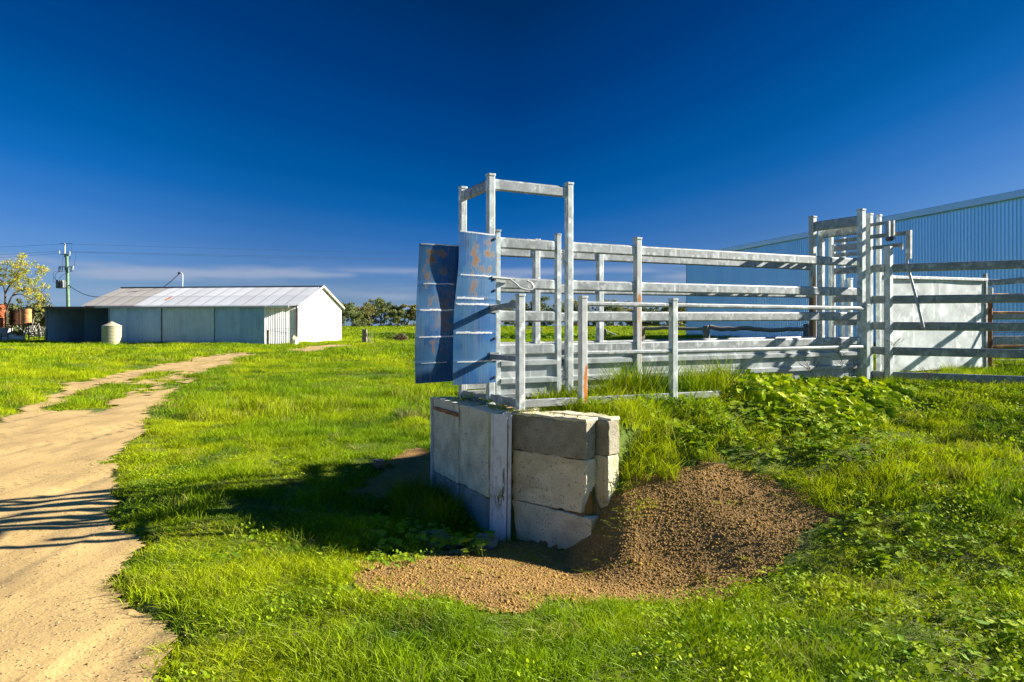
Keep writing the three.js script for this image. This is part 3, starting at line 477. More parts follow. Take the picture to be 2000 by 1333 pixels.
// its lever gear
{
  const b = P(1737, 470, 9.95), t = thing('gate_lever', 'pivoting lever gear with long hanging steel handle beside the slide gate', 'lever', b);
  const q = (px, py, d = 9.95) => P(px, py, d);
  bar(t, 'arm', q(1700, 440, 10.1), q(1746, 433), 0.03, 0.05, M.galv); bar(t, 'arm', q(1702, 463, 10.1), q(1774, 455), 0.03, 0.06, M.galv); bar(t, 'arm', q(1704, 485, 10.1), q(1764, 478), 0.03, 0.055, M.galv);
  bar(t, 'link', q(1735, 432, 9.9), q(1735, 469, 9.9), 0.05, 0.045, M.galv); bar(t, 'link', q(1744, 431), q(1744, 468), 0.05, 0.04, M.galv);
  mesh('pivot', new THREE.CylinderGeometry(0.035, 0.035, 0.09, 14).rotateX(Math.PI / 2), std({ color: rgb(0.05, 0.05, 0.06), roughness: 0.5 }), t, q(1738, 467, 9.86));
  bar(t, 'crank', q(1776, 450, 9.9), q(1775.5, 506, 9.9), 0.07, 0.055, M.galv); bar(t, 'bracket', q(1762, 477), q(1762, 488), 0.03, 0.03, M.galv);
  mesh('handle', tube([q(1771, 505, 9.88), q(1773, 520, 9.88), q(1788, 575, 9.8), q(1804, 641, 9.7)].map((p) => p.sub(b)), 0.02, 10), std({ color: rgb(0.36, 0.38, 0.4), roughness: 0.45, metalness: 0.35 }), t);
}

// ---------------------------------------------------------------- yard fence running to the right, and what stands behind it
{
  const q0 = P(1743, 636, 9.95), q1 = P(2000, 636, 9.3), dir = q1.clone().sub(q0).setY(0), t = thing('yard_fence', 'five-rail galvanised yard fence in shade running out to the right edge', 'fence', V(q0.x, 0.95, q0.z));
  const at = (k, y) => V(q0.x + dir.x * k, y, q0.z + dir.z * k), ys = [2.685, 2.225, 1.84, 1.475, 1.115];
  ys.forEach((y, i) => bar(t, 'rail', at(0, y), at(2.6, y - 0.012 * i), 0.045, 0.122, M.galv, { r: 0.02 }));
  post(t, 'post', V(q0.x - 0.055, 0.9, q0.z), 2.1, 0.095, M.galvPost, { turn: 0.55, cap: false });
  post(t, 'post', at(2.62, 0.9), 1.95, 0.09, M.galv);
  ys.forEach((y) => bar(t, 'short_rail', R(6.27, -0.02, y + 0.01), V(q0.x - 0.1, y, q0.z), 0.04, 0.115, M.galv, { r: 0.018 }));
}
{
  const a = P(1722, 636, 11.4), b = P(1925, 636, 13.0), L = Math.hypot(b.x - a.x, b.z - a.z), mid = a.clone().add(b).multiplyScalar(0.5);
  const t = thing('sheeted_gate', 'yard gate clad in pale flat galvanised sheet behind the five-rail fence', 'gate', V(mid.x, 1.0, mid.z)), y1 = 2.72, y0 = 1.06, turn = -Math.atan2(b.z - a.z, b.x - a.x);
  const g = bentSheet(20, 12, (s, q) => V((s - 0.5) * L, mix(y0, y1 + 0.06 * (s - 0.5), q) - 1.9, 0.006 * Math.sin(s * 9 + q * 4)), 0.003), m = mesh('sheet', g, std({ map: rep(galvTex, 1.6, 1), roughness: 0.8, metalness: 0.05, color: rgb(1.6, 1.63, 1.63) }), t, V(mid.x, 1.9, mid.z)); m.rotation.y = turn;
  const n = V(Math.sin(turn), 0, Math.cos(turn)).multiplyScalar(0.03), pt = (k, y) => a.clone().lerp(b, k).setY(y).add(n);
  bar(t, 'top_rail', pt(0, y1 - 0.06), pt(1, y1), 0.04, 0.05, M.galv); bar(t, 'end_post', pt(1, 0.95).sub(n), pt(1, 2.84).sub(n), 0.06, 0.06, M.galv); bar(t, 'end_post', pt(0, 0.95).sub(n), pt(0, 2.8).sub(n), 0.06, 0.06, M.galv);
}
{
  const t = thing('rusty_pipe_fence', 'rust-brown pipe fence with wire mesh joining the sheeted gate', 'fence', P(1932, 700, 13.3)), D = 13.3;
  mesh('post', tube([P(1932, 566, D), P(1932, 760, D)].map((p) => p.sub(t.position)), 0.062, 12), std({ map: rep(rustTex, 3, 1.5), color: rgb(0.75, 0.7, 0.65), roughness: 0.9 }), t);
  mesh('post_cap', new THREE.CylinderGeometry(0.07, 0.07, 0.13, 14), std({ color: rgb(0.55, 0.56, 0.56), roughness: 0.5 }), t, P(1932, 569, D));
  for (const [a, b] of [[576, 576], [611, 611.5], [677, 676], [715, 711]]) mesh('pipe', tube([P(1938, a, D), P(2090, b, D)].map((p) => p.sub(t.position)), 0.026, 10), std({ map: rep(rustTex, 2, 1.2), color: rgb(2.4, 3.0, 3.4), roughness: 0.85 }), t);
  for (let k = 0; k < 7; k++) mesh('mesh_wire', tube([P(1944 + k * 19, 645, D - 0.03), P(1947 + k * 19, 735, D - 0.03)].map((p) => p.sub(t.position)), 0.004, 5), std({ color: rgb(0.22, 0.13, 0.09) }), t);
  for (let k = 0; k < 4; k++) mesh('mesh_wire', tube([P(1940, 650 + k * 25, D - 0.03), P(2090, 650 + k * 25, D - 0.03)].map((p) => p.sub(t.position)), 0.004, 5), std({ color: rgb(0.22, 0.13, 0.09) }), t);
}
{
  const D = 15.5, t = thing('back_yard_rails', 'pale galvanised rails of a further yard pen behind the rusty pipe fence', 'fence', P(1990, 700, D));
  for (const [a, b, h] of [[549, 552, 0.08], [621, 620, 0.09], [661, 660, 0.1], [706, 706, 0.08]]) bar(t, 'rail', P(1930, a, D), P(2110, b, D), 0.05, h, M.galv, { r: 0.02 });
  post(t, 'post', P(2100, 720, D), 2.0, 0.08, M.galv);
}

{
  const t = thing('side_yard_rails', 'galvanised rails closing the yard pen just past the right edge', 'fence', V(10.5, 1.0, -13.5));
  for (const y of [2.78, 2.05, 1.5]) bar(t, 'rail', V(10.5, y, -11.4), V(10.5, y, -16.5), 0.045, 0.12, M.galv, { r: 0.02 });
  for (const z of [-11.4, -16.5]) post(t, 'post', V(10.5, 0.95, z), 1.95, 0.08, M.galvPost);
}
// ---------------------------------------------------------------- big ribbed shed on the right
{
  const k = -0.259, far = [11.57, 45], e = [0.2507, -0.968], t = thing('machinery_shed', 'big blue-grey ribbed steel shed with a long straight gutter on the right', 'shed', V(14.5, 0.9, -34));
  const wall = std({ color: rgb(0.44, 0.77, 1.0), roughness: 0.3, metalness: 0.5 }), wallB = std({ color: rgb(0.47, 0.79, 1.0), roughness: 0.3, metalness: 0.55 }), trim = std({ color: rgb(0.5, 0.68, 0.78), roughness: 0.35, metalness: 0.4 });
  const pitch = 0.144, n = 29, wS = pitch * 6, y0 = 0.55, top = 6.3, prof = (x) => { const q = (x / pitch) % 1; return q < 0.25 ? 0.04 * sm(0, 0.07, q) * sm(0.25, 0.18, q) : 0; };
  const g = uprightSheet(wS, () => top - y0, pitch / 14, prof), gi = g; gi.computeVertexNormals();
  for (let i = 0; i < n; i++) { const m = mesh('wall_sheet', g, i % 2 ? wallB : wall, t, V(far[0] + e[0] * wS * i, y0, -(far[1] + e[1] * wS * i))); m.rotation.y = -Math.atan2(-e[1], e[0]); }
  const p = (s, o, y) => V(far[0] + e[0] * s - 0.968 * o, y, -(far[1] + e[1] * s - 0.2507 * o)), L = n * wS;
  bar(t, 'gutter', p(-0.15, 0.1, 6.29), p(L, 0.1, 6.29), 0.16, 0.26, trim); bar(t, 'corner_flashing', p(-0.03, 0.03, y0), p(-0.03, 0.03, 6.15), 0.08, 0.08, std({ color: rgb(0.55, 0.68, 0.8), roughness: 0.4 }), { up: V(1, 0, 0) });
  // roof rising away from the gutter, and the far and near end walls that close it
  const roof = (s) => [p(s, 0.05, 6.4), p(s, -9, 8.2), p(s, -18, 6.4)];
  const r0 = roof(-0.1), r1 = roof(L + 0.1), pos = [], o = t.position;
  const quad = (a, b, c, d) => { for (const v of [a, b, c, a, c, d]) pos.push(v.x - o.x, v.y - o.y, v.z - o.z); };
  quad(r0[0], r1[0], r1[1], r0[1]); quad(r0[1], r1[1], r1[2], r0[2]); mesh('roof', build(pos.splice(0), null, null, null), trim, t);
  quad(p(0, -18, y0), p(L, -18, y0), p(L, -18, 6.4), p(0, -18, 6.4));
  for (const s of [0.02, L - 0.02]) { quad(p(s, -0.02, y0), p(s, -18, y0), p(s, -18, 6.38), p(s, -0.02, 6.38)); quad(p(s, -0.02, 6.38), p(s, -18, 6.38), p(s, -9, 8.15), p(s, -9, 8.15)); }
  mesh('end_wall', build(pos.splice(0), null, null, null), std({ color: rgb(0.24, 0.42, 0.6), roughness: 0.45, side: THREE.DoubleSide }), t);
}

// ---------------------------------------------------------------- weathered log fence behind the race
{
  const D = 21, t = thing('log_fence', 'old grey log rail on stumpy split posts in front of the blue shed', 'fence', P(1380, 690, D)), o = t.position;
  const wob = (x0, y0, x1, y1, n, r, seed) => { const pts = []; for (let i = 0; i <= n; i++) pts.push(P(mix(x0, x1, i / n), mix(y0, y1, i / n) + (hash(i, seed, 4) - 0.5) * 3, D).sub(o)); return tube(pts, r, 10, 0.8, 4); };
  const rough = (g, a) => { const p = g.attributes.position; for (let i = 0; i < p.count; i++) p.setXYZ(i, p.getX(i), p.getY(i) + a * (vnoise(p.getX(i) * 6, p.getZ(i) * 9, 0, 5) - 0.5), p.getZ(i)); return g; };
  mesh('log', rough(wob(1386, 641, 1574, 644, 8, 0.075, 2), 0.05), M.wood, t); mesh('log', rough(wob(1250, 642, 1376, 642, 5, 0.06, 3), 0.04), M.wood, t);
  for (const [x, y, w] of [[1380, 636, 0.16], [1575, 634, 0.15], [1254, 638, 0.13]]) { const m = mesh('post', roughBox(w, 0.9, w, 0.02, 0.015, x, 0.06), M.wood, t, P(x, y, D).add(V(0, -0.45, 0))); m.rotation.y = x; }
}

let barnAt;
// ---------------------------------------------------------------- long farm shed on the left
{
  const ax = -17, ad = 54, el = [-0.993, 0.118], ed = [0.118, 0.993], Y0 = 0.3, EAVE = 3.47, RIDGE = 5.22, HALF = 4.78;
  const at = (s, b, y) => V(ax + el[0] * s + ed[0] * b, y, -(ad + el[1] * s + ed[1] * b));     // s metres to the left along the front, b metres back
  const t = thing('farm_shed', 'long white gabled corrugated farm shed with an open bay at its left end', 'shed', at(9, 3, 0.3));
  const turnF = Math.atan2(el[1], el[0]), corr = (p, a) => (x) => a * Math.sin(x / p * 2 * Math.PI);
  const paint = (r, g, b, rough = 0.6, metal = 0.05) => std({ map: rep(sheetTex, 1 / 3), color: rgb(r, g, b), roughness: rough, metalness: metal, side: THREE.DoubleSide });
  const white = paint(1.08, 1.09, 1.08), steel = [paint(0.66, 0.86, 1.0, 0.4, 0.35), paint(0.5, 0.72, 0.9, 0.4, 0.35), paint(0.62, 0.82, 0.98, 0.4, 0.35), paint(0.84, 0.95, 0.96, 0.45, 0.25), paint(0.40, 0.62, 0.82, 0.4, 0.35)];
  const sheet = (name, s0, s1, b, y0, y1, mat, o = {}) => { const m = mesh(name, uprightSheet(s1 - s0, () => y1 - y0, 0.03, corr(0.15, o.amp ?? 0.014)), mat, t, at(s1, b, y0)); m.rotation.y = turnF + Math.PI; return m; };
  // front: white end wall, then the sheeted lean-to with its sliding doors, then the open bay
  const F0 = -1.5, LT = 3.28;
  for (let k = 0; k < 3; k++) { const a = at(0.05 + 0.64 * (k + 1), F0 * (k + 1) / 3, Y0), b = at(0.05 + 0.64 * k, F0 * k / 3, Y0), X = b.clone().sub(a), m = mesh('wall_sheet', uprightSheet(X.length() - 0.01, () => LT - Y0, 0.03, corr(0.15, 0.01)), white, t, a); m.rotation.y = Math.atan2(-X.z, X.x); }
  for (const [s0, s1, k, b, n] of [[1.97, 4.0, 4, 0, 'wall_sheet'], [4.0, 6.1, 1, 0, 'wall_sheet'], [6.1, 10.4, 3, -0.07, 'sliding_door'], [10.5, 12.05, 2, -0.07, 'sliding_door'], [11.95, 13.5, 1, 0, 'wall_sheet'], [13.5, 14.97, 0, 0, 'wall_sheet']]) sheet(n, s0, s1, F0 + b, Y0, LT, steel[k]);
  bar(t, 'door_gap_shade', at(10.45, F0 - 0.02, Y0), at(10.45, F0 - 0.02, LT), 0.05, 0.1, std({ color: rgb(0.02, 0.02, 0.025) }), { up: at(1, 0, 0).sub(at(0, 0, 0)) });  // near-black bar standing in for the shade in the gap between the doors
  bar(t, 'corner_post', at(1.96, F0 - 0.02, Y0), at(1.96, F0 - 0.02, LT), 0.08, 0.08, white, { up: at(1, 0, 0).sub(at(0, 0, 0)) });
  // open bay: back and side sheeting with girts and posts
  sheet('bay_back_sheet', 17.4, 20.4, 3.0, Y0, 3.5, steel[2]); sheet('bay_back_sheet', 14.97, 17.4, 3.0, Y0, 3.5, steel[2]);
  const dark = std({ map: rep(woodTex, 1, 3), color: rgb(0.45, 0.4, 0.38), roughness: 0.85 });
  for (const y of [2.83, 1.55]) bar(t, 'girt', at(15.0, 2.9, y), at(20.4, 2.9, y), 0.07, 0.1, dark);
  for (const [s, b] of [[17.4, 2.85], [20.45, F0], [15.0, F0]]) bar(t, 'bay_post', at(s, b, Y0), at(s, b, 3.3), 0.11, 0.11, std({ map: rep(sheetTex, 1), color: rgb(0.3, 0.34, 0.4), roughness: 0.6 }), { up: at(1, 0, 0).sub(at(0, 0, 0)) });
  for (const s of [15.02, 20.45]) { const m = mesh('bay_side_sheet', uprightSheet(4.45, () => 3.0, 0.03, corr(0.15, 0.012)), steel[2], t, at(s, 3.0, Y0)); { const X = at(0, -1, 0).sub(at(0, 0, 0)).normalize(), Y = V(0, 1, 0); m.quaternion.setFromRotationMatrix(new THREE.Matrix4().makeBasis(X, Y, X.clone().cross(Y))); } }
  bar(t, 'kick_board', at(15.1, 2.9, Y0 + 0.2), at(20.3, 2.9, Y0 + 0.2), 0.04, 0.3, std({ map: rep(rustTex, 1), color: rgb(0.5, 0.45, 0.5), roughness: 0.9 }));
  // lean-to roof, fascias, gutters
  const slope = (name, s0, s1, b0, y0, b1, y1, mat, pitch = 0.19, amp = 0.014) => {
    const a = at(s1, b0, y0), c = at(s1, b1, y1), up = c.clone().sub(a), L = up.length(), m = mesh(name, uprightSheet(s1 - s0, () => L, 0.04, corr(pitch, amp)), mat, t, a);
    const X = at(0, 0, 0).sub(at(1, 0, 0)).normalize(), Y = up.normalize(), Z = X.clone().cross(Y); m.quaternion.setFromRotationMatrix(new THREE.Matrix4().makeBasis(X, Y, Z)); return m;
  };
  const pale = paint(0.55, 0.58, 0.6, 0.5, 0.15);
  for (let k = 0; k < 8; k++) slope('lean_to_roof_sheet', -0.1 + k * 2.6, 2.5 + k * 2.6 - 0.01, F0 - 0.25, 3.34, k > 4 ? 3.2 : 0.05, k > 4 ? 3.43 : 3.44, k > 5 ? paint(0.42, 0.4, 0.37) : pale);
  bar(t, 'fascia', at(16.0, F0 - 0.27, 3.27), at(20.65, F0 - 0.27, 3.27), 0.04, 0.17, std({ color: rgb(0.16, 0.085, 0.065), roughness: 0.7 })); bar(t, 'gutter', at(1.75, F0 - 0.3, 3.28), at(16.0, F0 - 0.3, 3.28), 0.1, 0.13, pale.clone(), {});
  bar(t, 'fascia', at(-0.1, F0 - 0.24, 3.29), at(1.75, F0 - 0.24, 3.29), 0.04, 0.16, white);
  // main roof: separate sheets in two rows, warm grey on the left third, pale zinc on the rest
  const rnd = rng(77), b0 = -0.25, mid = [2.0, 4.30], top = [HALF, RIDGE];
  for (let k = 0; k < 16; k++) {
    const s0 = -0.22 + k * 1.172, s1 = s0 + 1.165, left = s0 > 13.0, v = 0.92 + 0.14 * rnd(), mat = left ? paint(0.52 * v, 0.49 * v, 0.45 * v, 0.6) : paint(0.80 * v, 0.83 * v, 0.85 * v, 0.5, 0.08);
    const skew = 0;
    slope('roof_sheet', s0, s1, b0, EAVE - 0.02, mid[0], mid[1], mat, 0.19, 0.012); slope('roof_sheet', s0 + skew, s1 + skew, mid[0] - 0.08, mid[1] + 0.015 - 0.03, top[0], top[1], left ? mat : paint(0.80 * v, 0.83 * v, 0.85 * v, 0.5, 0.08), 0.19, 0.012);
    slope('rear_roof_sheet', s0, s1, 2 * HALF + 0.25, EAVE - 0.02, HALF, RIDGE, mat, 0.19, 0.012);
  }
  bar(t, 'ridge_cap', at(-0.25, HALF, RIDGE + 0.02), at(18.6, HALF, RIDGE + 0.02), 0.3, 0.07, paint(0.3, 0.33, 0.33));
  const stain = mesh('rust_streak', uprightSheet(0.5, () => 1.0, 0.04, corr(0.19, 0.012)), std({ map: rep(rustTex, 0.8), color: rgb(1.6, 1.6, 1.5), roughness: 0.9, side: THREE.DoubleSide }), t, at(12.0, 1.0, 3.935)); { const up = at(0, mid[0], mid[1]).sub(at(0, b0, EAVE)).normalize(), X = at(0, 0, 0).sub(at(1, 0, 0)).normalize(); stain.quaternion.setFromRotationMatrix(new THREE.Matrix4().makeBasis(X, up, X.clone().cross(up))); stain.scale.set(0.6, 1, 1); }
  // gable end facing right, in upright sheets
  const rise = (b) => mix(EAVE, RIDGE, 1 - Math.abs(b - HALF) / HALF) - 0.03;
  for (let k = 0; k < 8; k++) { const w = 2 * HALF / 8, m = mesh('gable_sheet', uprightSheet(w - 0.006, (x) => rise(k * w + x) - Y0, 0.035, corr(0.15, 0.012)), white, t, at(0, k * w, Y0)); m.rotation.y = turnF + Math.PI + Math.atan2(-1, 0) * -1; const X = at(0, 1, 0).sub(at(0, 0, 0)).normalize(), Y = V(0, 1, 0); m.quaternion.setFromRotationMatrix(new THREE.Matrix4().makeBasis(X, Y, X.clone().cross(Y))); }
  bar(t, 'barge_board', at(-0.24, -0.2, EAVE - 0.06), at(-0.24, HALF, RIDGE), 0.05, 0.13, white); bar(t, 'barge_board', at(-0.24, 2 * HALF + 0.2, EAVE - 0.06), at(-0.24, HALF, RIDGE), 0.06, 0.2, paint(0.5, 0.47, 0.36));
  bar(t, 'corner_post', at(-0.03, -0.06, Y0), at(-0.03, -0.06, 3.25), 0.07, 0.16, std({ color: rgb(0.09, 0.06, 0.08) }), { up: at(0, 1, 0).sub(at(0, 0, 0)) });
  const farEnd = mesh('gable_sheet', uprightSheet(2 * HALF, (x) => rise(x) - Y0, 0.05, corr(0.15, 0.012)), steel[1], t, at(18.3, 0, Y0)); { const X = at(0, 1, 0).sub(at(0, 0, 0)).normalize(), Y = V(0, 1, 0); farEnd.quaternion.setFromRotationMatrix(new THREE.Matrix4().makeBasis(X, Y, X.clone().cross(Y))); }
  sheet('rear_wall_sheet', 0, 18.3, 2 * HALF, Y0, EAVE, steel[0]);
  sheet('wall_sheet', 14.97, 18.3, 0.0, 3.3, EAVE, steel[1]);
  // service mast on the ridge
  mesh('service_mast', tube([at(12.75, HALF, RIDGE), at(12.75, HALF, RIDGE + 1.05), at(12.78, HALF, RIDGE + 1.2), at(12.95, HALF, RIDGE + 1.3)].map((p) => p.sub(t.position)), 0.034, 8), white, t);
  mesh('mast_head', roughBox(0.22, 0.2, 0.2, 0.02, 0.004, 3, 0.1), std({ color: rgb(0.08, 0.09, 0.12) }), t, at(13.05, HALF, RIDGE + 1.25));
  barnAt = at;
}
const ground = (x, d) => V(x, land(x, d), -d);
// ribbed rainwater tank in front of it
{
  const D = 51.6, c = P(217.5, 670, D), t = thing('water_tank', 'cream ribbed rainwater tank with a conical lid beside the open bay', 'water tank', V(c.x, 0.33, c.z)), r = 0.66, prof = [];
  for (let i = 0; i <= 120; i++) { const y = 1.5 * i / 120; prof.push(new THREE.Vector2(r + 0.022 * Math.max(0, Math.sin(y / 0.107 * 2 * Math.PI)), y)); }
  const g = new THREE.LatheGeometry(prof, 40); mesh('tank_wall', g, std({ color: rgb(0.44, 0.42, 0.27), roughness: 0.55, side: THREE.DoubleSide }), t);
  mesh('tank_lid', new THREE.LatheGeometry([[0, 1.82], [0.12, 1.80], [0.14, 1.76], [r + 0.03, 1.5], [r + 0.03, 1.47]].map((q) => new THREE.Vector2(...q)).reverse(), 40), std({ color: rgb(0.5, 0.45, 0.31), roughness: 0.6, side: THREE.DoubleSide }), t);
}
// small gate, post and stone by the white end wall
{
  const D = 52.0, t = thing('wire_gate', 'sagging wire netting gate between a split post and the white shed corner', 'gate', P(550, 670, D)), o = t.position, steel = std({ color: rgb(0.2, 0.22, 0.22), roughness: 0.6 });
  const w = (pts, r) => tube(pts.map(([x, y]) => P(x, y, D).sub(o)), r, 5, 1, 2);
  mesh('split_post', roughBox(0.17, 1.15, 0.15, 0.02, 0.015, 4, 0.08), std({ map: rep(woodTex, 3, 1), color: rgb(1.7, 1.5, 1.1) }), t, P(523.5, 672, D).add(V(0, 0.48, 0)));
  mesh('top_wire', w([[525, 643], [540, 642.5], [560, 642.5], [580, 642.5]], 0.008), steel, t);
  mesh('sagging_bar', w([[526, 645], [536, 647], [548, 649], [560, 650.5]], 0.02), steel, t); mesh('stay', w([[548, 648], [549, 658], [550, 670]], 0.025), steel, t); mesh('gate_post', w([[581, 643], [581, 655], [579, 671]], 0.03), std({ color: rgb(0.5, 0.5, 0.48) }), t);
  for (let k = 0; k < 5; k++) mesh('netting_wire', w([[526, 652 + k * 4], [552, 653 + k * 4], [579, 652 + k * 4]], 0.004), steel, t);
}
{ const a = P(574, 669, 52); const m = mesh('standing_stone', boulder(0.42, 12, 1.4).scale(0.7, 1, 0.7), std({ map: rep(concTex, 2), color: rgb(1.5, 1.35, 1.0), roughness: 0.95 }), scene, V(a.x, 0.5, a.z)); tag(m, 'pointed pale boulder leaning at the white shed wall', 'boulder'); }

// ---------------------------------------------------------------- power pole, transformer and wires
{
  const D = 64, b = P(131.5, 636, D), t = thing('power_pole', 'green treated timber power pole with a grey transformer behind the shed', 'power pole', V(b.x, 0.4, b.z)), o = t.position, q = (x, y, d = D) => P(x, y, d);
  const green = std({ map: rep(woodTex, 2, 0.5), color: rgb(0.75, 1.35, 0.95), roughness: 0.9 }), zinc = std({ color: rgb(0.62, 0.66, 0.68), roughness: 0.5 }), grey = std({ color: rgb(0.2, 0.24, 0.26), roughness: 0.6 }), black = std({ color: rgb(0.03, 0.03, 0.035), roughness: 0.6 });
  mesh('pole', tube([V(b.x + 0.1, 0.2, b.z), q(131.5, 560), q(129.5, 496)].map((p) => p.sub(o)), 0.15, 14, 0.85), green, t);
  bar(t, 'pole_top_extension', q(125.5, 503), q(125.8, 479), 0.09, 0.09, zinc, { up: V(1, 0, 0) });
  bar(t, 'crossarm', q(114.5, 496.5), q(136, 498.5), 0.1, 0.09, zinc); bar(t, 'crossarm', q(115, 521), q(143, 521), 0.1, 0.07, zinc);
  const ins = (x, y, h = 0.28, r = 0.07) => mesh('insulator', new THREE.LatheGeometry([[0.0, 0], [r, 0], [r, h * 0.25], [r * 0.55, h * 0.33], [r * 0.9, h * 0.42], [r * 0.9, h * 0.6], [r * 0.5, h * 0.68], [r * 0.7, h * 0.78], [r * 0.5, h], [0, h]].map((v) => new THREE.Vector2(...v)), 10), std({ color: rgb(0.45, 0.5, 0.47), roughness: 0.35, side: THREE.DoubleSide }), t, q(x, y));
  ins(115, 496); ins(135.5, 497); ins(126, 479, 0.2);
  for (const x of [117, 121, 126.5, 141.5]) { const m = ins(x, 522, 0.32, 0.06); m.rotation.z = Math.PI; }
  for (const [x0, x1] of [[114, 130], [136, 143]]) bar(t, 'fuse_bar', q(x0, 530), q(x1, 530), 0.03, 0.04, black);
  for (const x of [114.5, 138]) bar(t, 'fuse', q(x, 521), q(x, 531), 0.05, 0.06, black, { up: V(1, 0, 0) });
  mesh('transformer', roughBox(0.78, 0.78, 0.6, 0.05, 0.003, 8, 0.15), grey, t, q(120, 555.5)); for (let k = 0; k < 4; k++) bar(t, 'cooling_fin', q(113.5 + k * 4.2, 548, D - 0.36), q(113.5 + k * 4.2, 562, D - 0.36), 0.1, 0.05, k === 2 ? zinc : grey, { up: V(1, 0, 0) });
  bar(t, 'bracket', q(126, 556), q(131, 556), 0.3, 0.5, grey);
  const wire = (pts, r = 0.014) => mesh('jumper_wire', tube(pts.map(([x, y]) => q(x, y, D - 0.2).sub(o)), r, 5), black, t);
  wire([[116, 530], [106, 531], [103, 538], [108, 547], [112, 549]]); wire([[121, 531], [110, 533], [107, 542], [110, 548]]); wire([[129, 534], [121, 538], [115, 545]]); wire([[111, 553], [104, 550], [103, 546], [106, 541]]);
  wire([[140, 477], [138.5, 490], [134, 512]]); wire([[146.5, 493], [147.5, 503], [145, 512], [144.5, 520]]); wire([[122.5, 499], [122, 510], [121.5, 519]]);
  bar(t, 'line_clamp', q(116, 476), q(141, 476), 0.03, 0.03, black); bar(t, 'hook', q(134, 556), q(138, 563), 0.04, 0.04, black);
  const span = (label, a, c, sag, r) => { const pts = []; for (let i = 0; i <= 10; i++) { const k = i / 10, p = a.clone().lerp(c, k); p.y -= sag * 4 * k * (1 - k); pts.push(p); } const mid = pts[5].clone(); const m = mesh('power_line', tube(pts.map((p) => p.clone().sub(mid)), r, 5, 1, 2), black, scene, mid); m.position.copy(mid); tag(m, label, 'power line'); };
  span('topmost power line running right from the pole towards the race', q(126, 476.5), P(1340, 500, 120), 0.35, 0.010);
  span('second power line from the pole crossarm towards the race', q(115, 491), P(1340, 506, 118), 0.35, 0.010);
  span('lowest of the three power lines running right from the pole', q(136, 493), P(1340, 510, 119), 0.4, 0.010);
  span('topmost power line leaving the pole for the left edge', q(126, 476.5), P(-300, 487, 70), 0.2, 0.010);
  span('middle power line leaving the crossarm for the left edge', q(115, 491), P(-300, 504, 69), 0.2, 0.010);
  span('lowest power line leaving the crossarm for the left edge', q(136, 493), P(-300, 510, 71), 0.3, 0.010);
  span('dark service cable sloping from the pole down to the shed roof', q(133, 557), P(200, 580, 60.5), 0.35, 0.03);
  span('dark cable sloping from the roof mast down along the shed ridge', barnAt(13.05, 4.78, 6.45), barnAt(14.5, 4.78, 5.3), 0.05, 0.035);
}

// ---------------------------------------------------------------- trees
const leafMat = (r, g, b, tr = 0.35) => new THREE.MeshPhysicalMaterial({ color: rgb(r, g, b), roughness: 0.85, transmission: tr, thickness: 0, side: THREE.DoubleSide, ior: 1.4 });
function leafCloud(blobs, per, size, seed, squash = 0.75) {
  const rnd = rng(seed), pos = [], uv = [], idx = [];
  for (const [bx, by, bz, r] of blobs) {
    const n = Math.round(per * r * r);
    for (let i = 0; i < n; i++) {
      const a = rnd() * 6.283, c = rnd() * 2 - 1, s = Math.sqrt(1 - c * c), k = r * Math.pow(rnd(), 0.5) * (0.75 + 0.5 * rnd()), x = bx + Math.cos(a) * s * k, y = by + c * k * squash, z = bz + Math.sin(a) * s * k, L = size * (0.6 + 0.8 * rnd());
      const u = V(rnd() - 0.5, rnd() - 0.7, rnd() - 0.5).normalize(), w = V(rnd() - 0.5, rnd() - 0.5, rnd() - 0.5).cross(u).normalize(), o = pos.length / 3, p = V(x, y, z);
      for (const [m, q] of [[-0.5, 0], [0, 0.28], [0.5, 0], [0, -0.28]]) { const e = p.clone().addScaledVector(u, m * L * 1.4).addScaledVector(w, q * L * 1.4); pos.push(e.x, e.y, e.z); uv.push(m, q); }
      idx.push(o, o + 1, o + 2, o, o + 2, o + 3);
    }
  }
  return build(pos, null, uv, idx);
}
const barkPale = std({ map: rep(woodTex, 1, 0.4), color: rgb(1.5, 1.4, 1.25) }), barkDark = std({ map: rep(woodTex, 1, 0.4), color: rgb(0.6, 0.5, 0.42) });
const gumMats = [leafMat(0.17, 0.215, 0.055), leafMat(0.21, 0.245, 0.05), leafMat(0.13, 0.175, 0.06), leafMat(0.26, 0.25, 0.055)];
